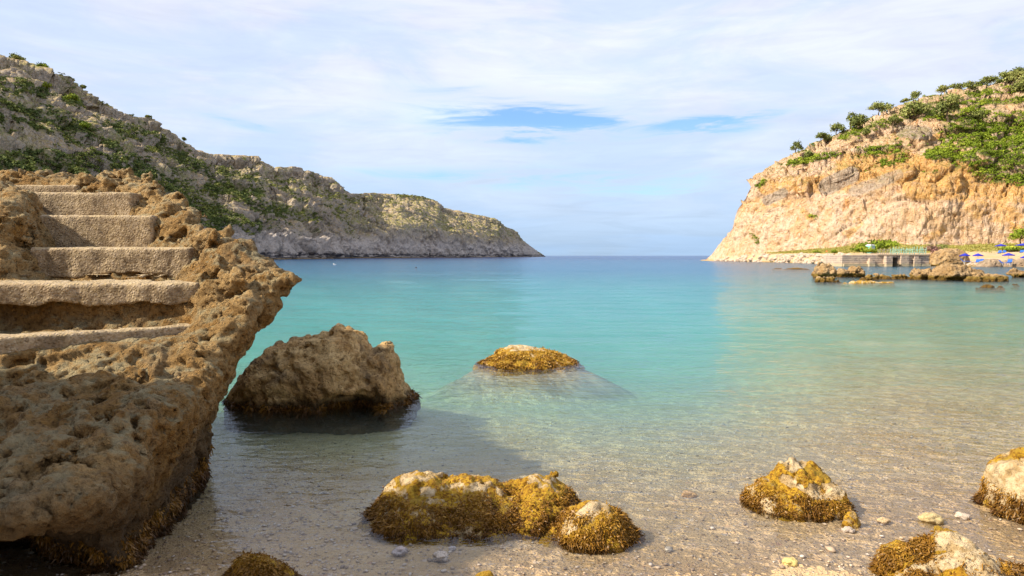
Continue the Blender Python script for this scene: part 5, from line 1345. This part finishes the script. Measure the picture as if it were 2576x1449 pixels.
for k, (bx, by, ty, wd_, Y, lab) in enumerate([(2566, 616, 576, 60, 132, 'dark green tree at the foot of the cliff at the right edge'), (2550, 634, 620, 60, 117, 'low green hedge between the parasols at the right edge')]):
    p = ((bx - 1288) / FPX * Y, Y, min(zof(by, Y), ground(bx, Y) + .4)); Hh = zof(ty, Y) - p[2]
    tree('tree' if k == 0 else 'hedge', p, Hh, wd_ / 2 / FPX * Y, Hh * .5, lab, M['scrub_bright'], 195 + k, n=1700, size=.12, cat='tree' if k == 0 else 'hedge')
print('trees', round(time.time() - T0, 1))

# ------------------------------------------------------------------ small things
def skin_body(name, verts, edges, radii, mat, loc, root=0, parent=None):
    me = bpy.data.meshes.new(name); me.from_pydata(verts, edges, []); me.materials.append(mat)
    o = bpy.data.objects.new(name, me); COL.objects.link(o); o.location = loc
    sk = o.modifiers.new('skin', 'SKIN'); sk.use_smooth_shade = True
    for v, r in zip(me.skin_vertices[0].data, radii): v.radius = (r, r)
    me.skin_vertices[0].data[root].use_root = True
    ss = o.modifiers.new('sub', 'SUBSURF'); ss.levels = 1; ss.render_levels = 1
    if parent: o.parent = parent
    return o
def swimmer():
    Y = shoreY(673); x = (1052 - 1288) / FPX * Y
    sk_ = plain('skin', (.62, .33, .22), .5, .1)
    r = empty('person', (x, Y, -.22), 'swimmer with dark hair, head and shoulders out of the water of the bay', 'person')
    skin_body('body', [(-.0, 0, -.9), (-.1, 0, -.45), (-.2, -.0, -.05), (-.26, 0, .05), (-.28, 0, .18), (-.45, -.1, .0), (-.62, -.3, -.02), (-.25, .22, .0), (-.5, .4, -.02), (.15, -.08, -1.5), (.15, .1, -1.5)],
              [(0, 1), (1, 2), (2, 3), (3, 4), (2, 5), (5, 6), (2, 7), (7, 8), (0, 9), (0, 10)], [.15, .15, .15, .06, .11, .06, .04, .06, .04, .07, .07], sk_, (0, 0, 0), parent=r)
    mb = MB(); a = plain('dark_hair', (.03, .02, .015), .6)
    n = 8
    for j in range(4):
        pass
    V = []; F = []
    for j in range(5):
        ph = j / 4 * math.pi * .62; rr = .128 * math.sin(ph); zz = .128 * math.cos(ph)
        V += [(-.265 + rr * math.cos(k * 6.283 / n), rr * math.sin(k * 6.283 / n), .19 + zz) for k in range(n)]
    for j in range(4):
        F += [(j * n + k, (j + 1) * n + k, (j + 1) * n + (k + 1) % n, j * n + (k + 1) % n) for k in range(n)]
    mb.add(V, F); mb.build('hair', a, r, True)
swimmer()
def gull():
    Y = shoreY(667); x = (842 - 1288) / FPX * Y; wm = plain('white_feathers', (.8, .8, .78), .6, .05); gm = plain('grey_feathers', (.45, .47, .5), .6, .1)
    r = empty('gull', (x, Y, 0), 'white gull floating on the bay left of the swimmer', 'gull')
    skin_body('body', [(.28, 0, .12), (.12, 0, .08), (-.08, 0, .09), (-.16, 0, .17), (-.18, 0, .25), (-.26, 0, .24)], [(0, 1), (1, 2), (2, 3), (3, 4), (4, 5)], [.02, .09, .10, .055, .055, .012], wm, (0, 0, 0), root=2, parent=r)
    mb = MB(); mb.add([(-.06, -.1, .14), (.1, -.11, .16), (.34, -.03, .17), (.1, -.02, .20), (-.06, .1, .14), (.1, .11, .16), (.34, .03, .17), (.1, .02, .20)], [(0, 1, 2, 3), (7, 6, 5, 4)]); mb.build('wings', gm, r)
gull()
def buoy():
    Y = 150.; x = (2067 - 1288) / FPX * Y; z = 1.6; om = plain('orange_plastic', (.62, .11, .03), .4, .1)
    import bmesh
    r = empty('buoy', on(2079, 137), 'round orange buoy lying on the rubble ledge under the cliff', 'buoy')
    bm = bmesh.new(); bmesh.ops.create_uvsphere(bm, u_segments=14, v_segments=10, radius=.26); me = bpy.data.meshes.new('float'); bm.to_mesh(me); bm.free(); me.materials.append(om)
    o = bpy.data.objects.new('float', me); COL.objects.link(o); o.parent = r; o.location = (0, 0, .25)
    mb = MB(); mb.tube((-.02, 0, .48), (-.05, 0, .62), .05, .035, 8); mb.build('eyelet', om, r)
buoy()
def stone(px, py, spx, label, seed, col):
    rs = np.random.RandomState(seed); Y = shoreY(py); x = (px - 1288) / FPX * Y; s = spx / 2 / FPX * Y
    import bmesh
    bm = bmesh.new(); bmesh.ops.create_icosphere(bm, subdivisions=4, radius=1)
    V = np.array([v.co[:] for v in bm.verts], f32); F = [[v.index for v in f.verts] for f in bm.faces]; bm.free()
    F1, _, _ = worley(V * 1.2 + seed, seed)
    V = V * (1 + .2 * fbm(V * 1.3 + seed, 3, seed) - .25 * sstep(F1, .3, .8) + .04 * fbm(V * 6, 2, seed))[:, None] * np.array([s, s * .8, s * .55], f32)
    me = bpy.data.meshes.new('stone'); me.from_pydata(V.tolist(), [], F); me.update(); me.polygons.foreach_set('use_smooth', [True] * len(F))
    m = rock_material('stone_surface', col, tuple(c * 1.15 for c in col), tuple(c * .8 for c in col), tuple(c * .7 for c in col), 4, .02, grey=.3)
    me.materials.append(m); o = bpy.data.objects.new('stone', me); COL.objects.link(o)
    o.location = (x, Y, float(bed_z(np.array([x]), np.array([Y]))[0]) + s * .35); tag(o, label, 'stone', 'loose stones on the beach sand')
stone(2003, 1432, 44, 'yellow fist sized stone on the sand near the bottom, below the knobbly rock', 3, (.62, .48, .18))
stone(1740, 1232, 40, 'flat orange brown stone left of the knobbly rock', 5, (.50, .30, .13))
stone(2150, 1345, 36, 'pale grey stone just under the knobbly rock', 6, (.42, .34, .27))
stone(2240, 1320, 34, 'brownish stone right of the knobbly rock', 7, (.45, .32, .18))
stone(1690, 1385, 26, 'small pale stone right of the humped rock', 8, (.52, .45, .36))
stone(1135, 1380, 22, 'small grey stone below the middle of the wide rock', 9, (.5, .42, .38))
stone(1105, 1410, 48, 'flat pale stone below the wide rock', 10, (.54, .46, .38))
stone(1000, 1392, 44, 'flat mauve stone, lower left of the wide rock', 11, (.48, .40, .36))
stone(2360, 1320, 60, 'flat yellowish stone behind the bottom right rock', 12, (.46, .35, .17))
stone(2440, 1310, 40, 'pale stone between the two rocks at the right', 13, (.48, .39, .30))
print('all', round(time.time() - T0, 1))
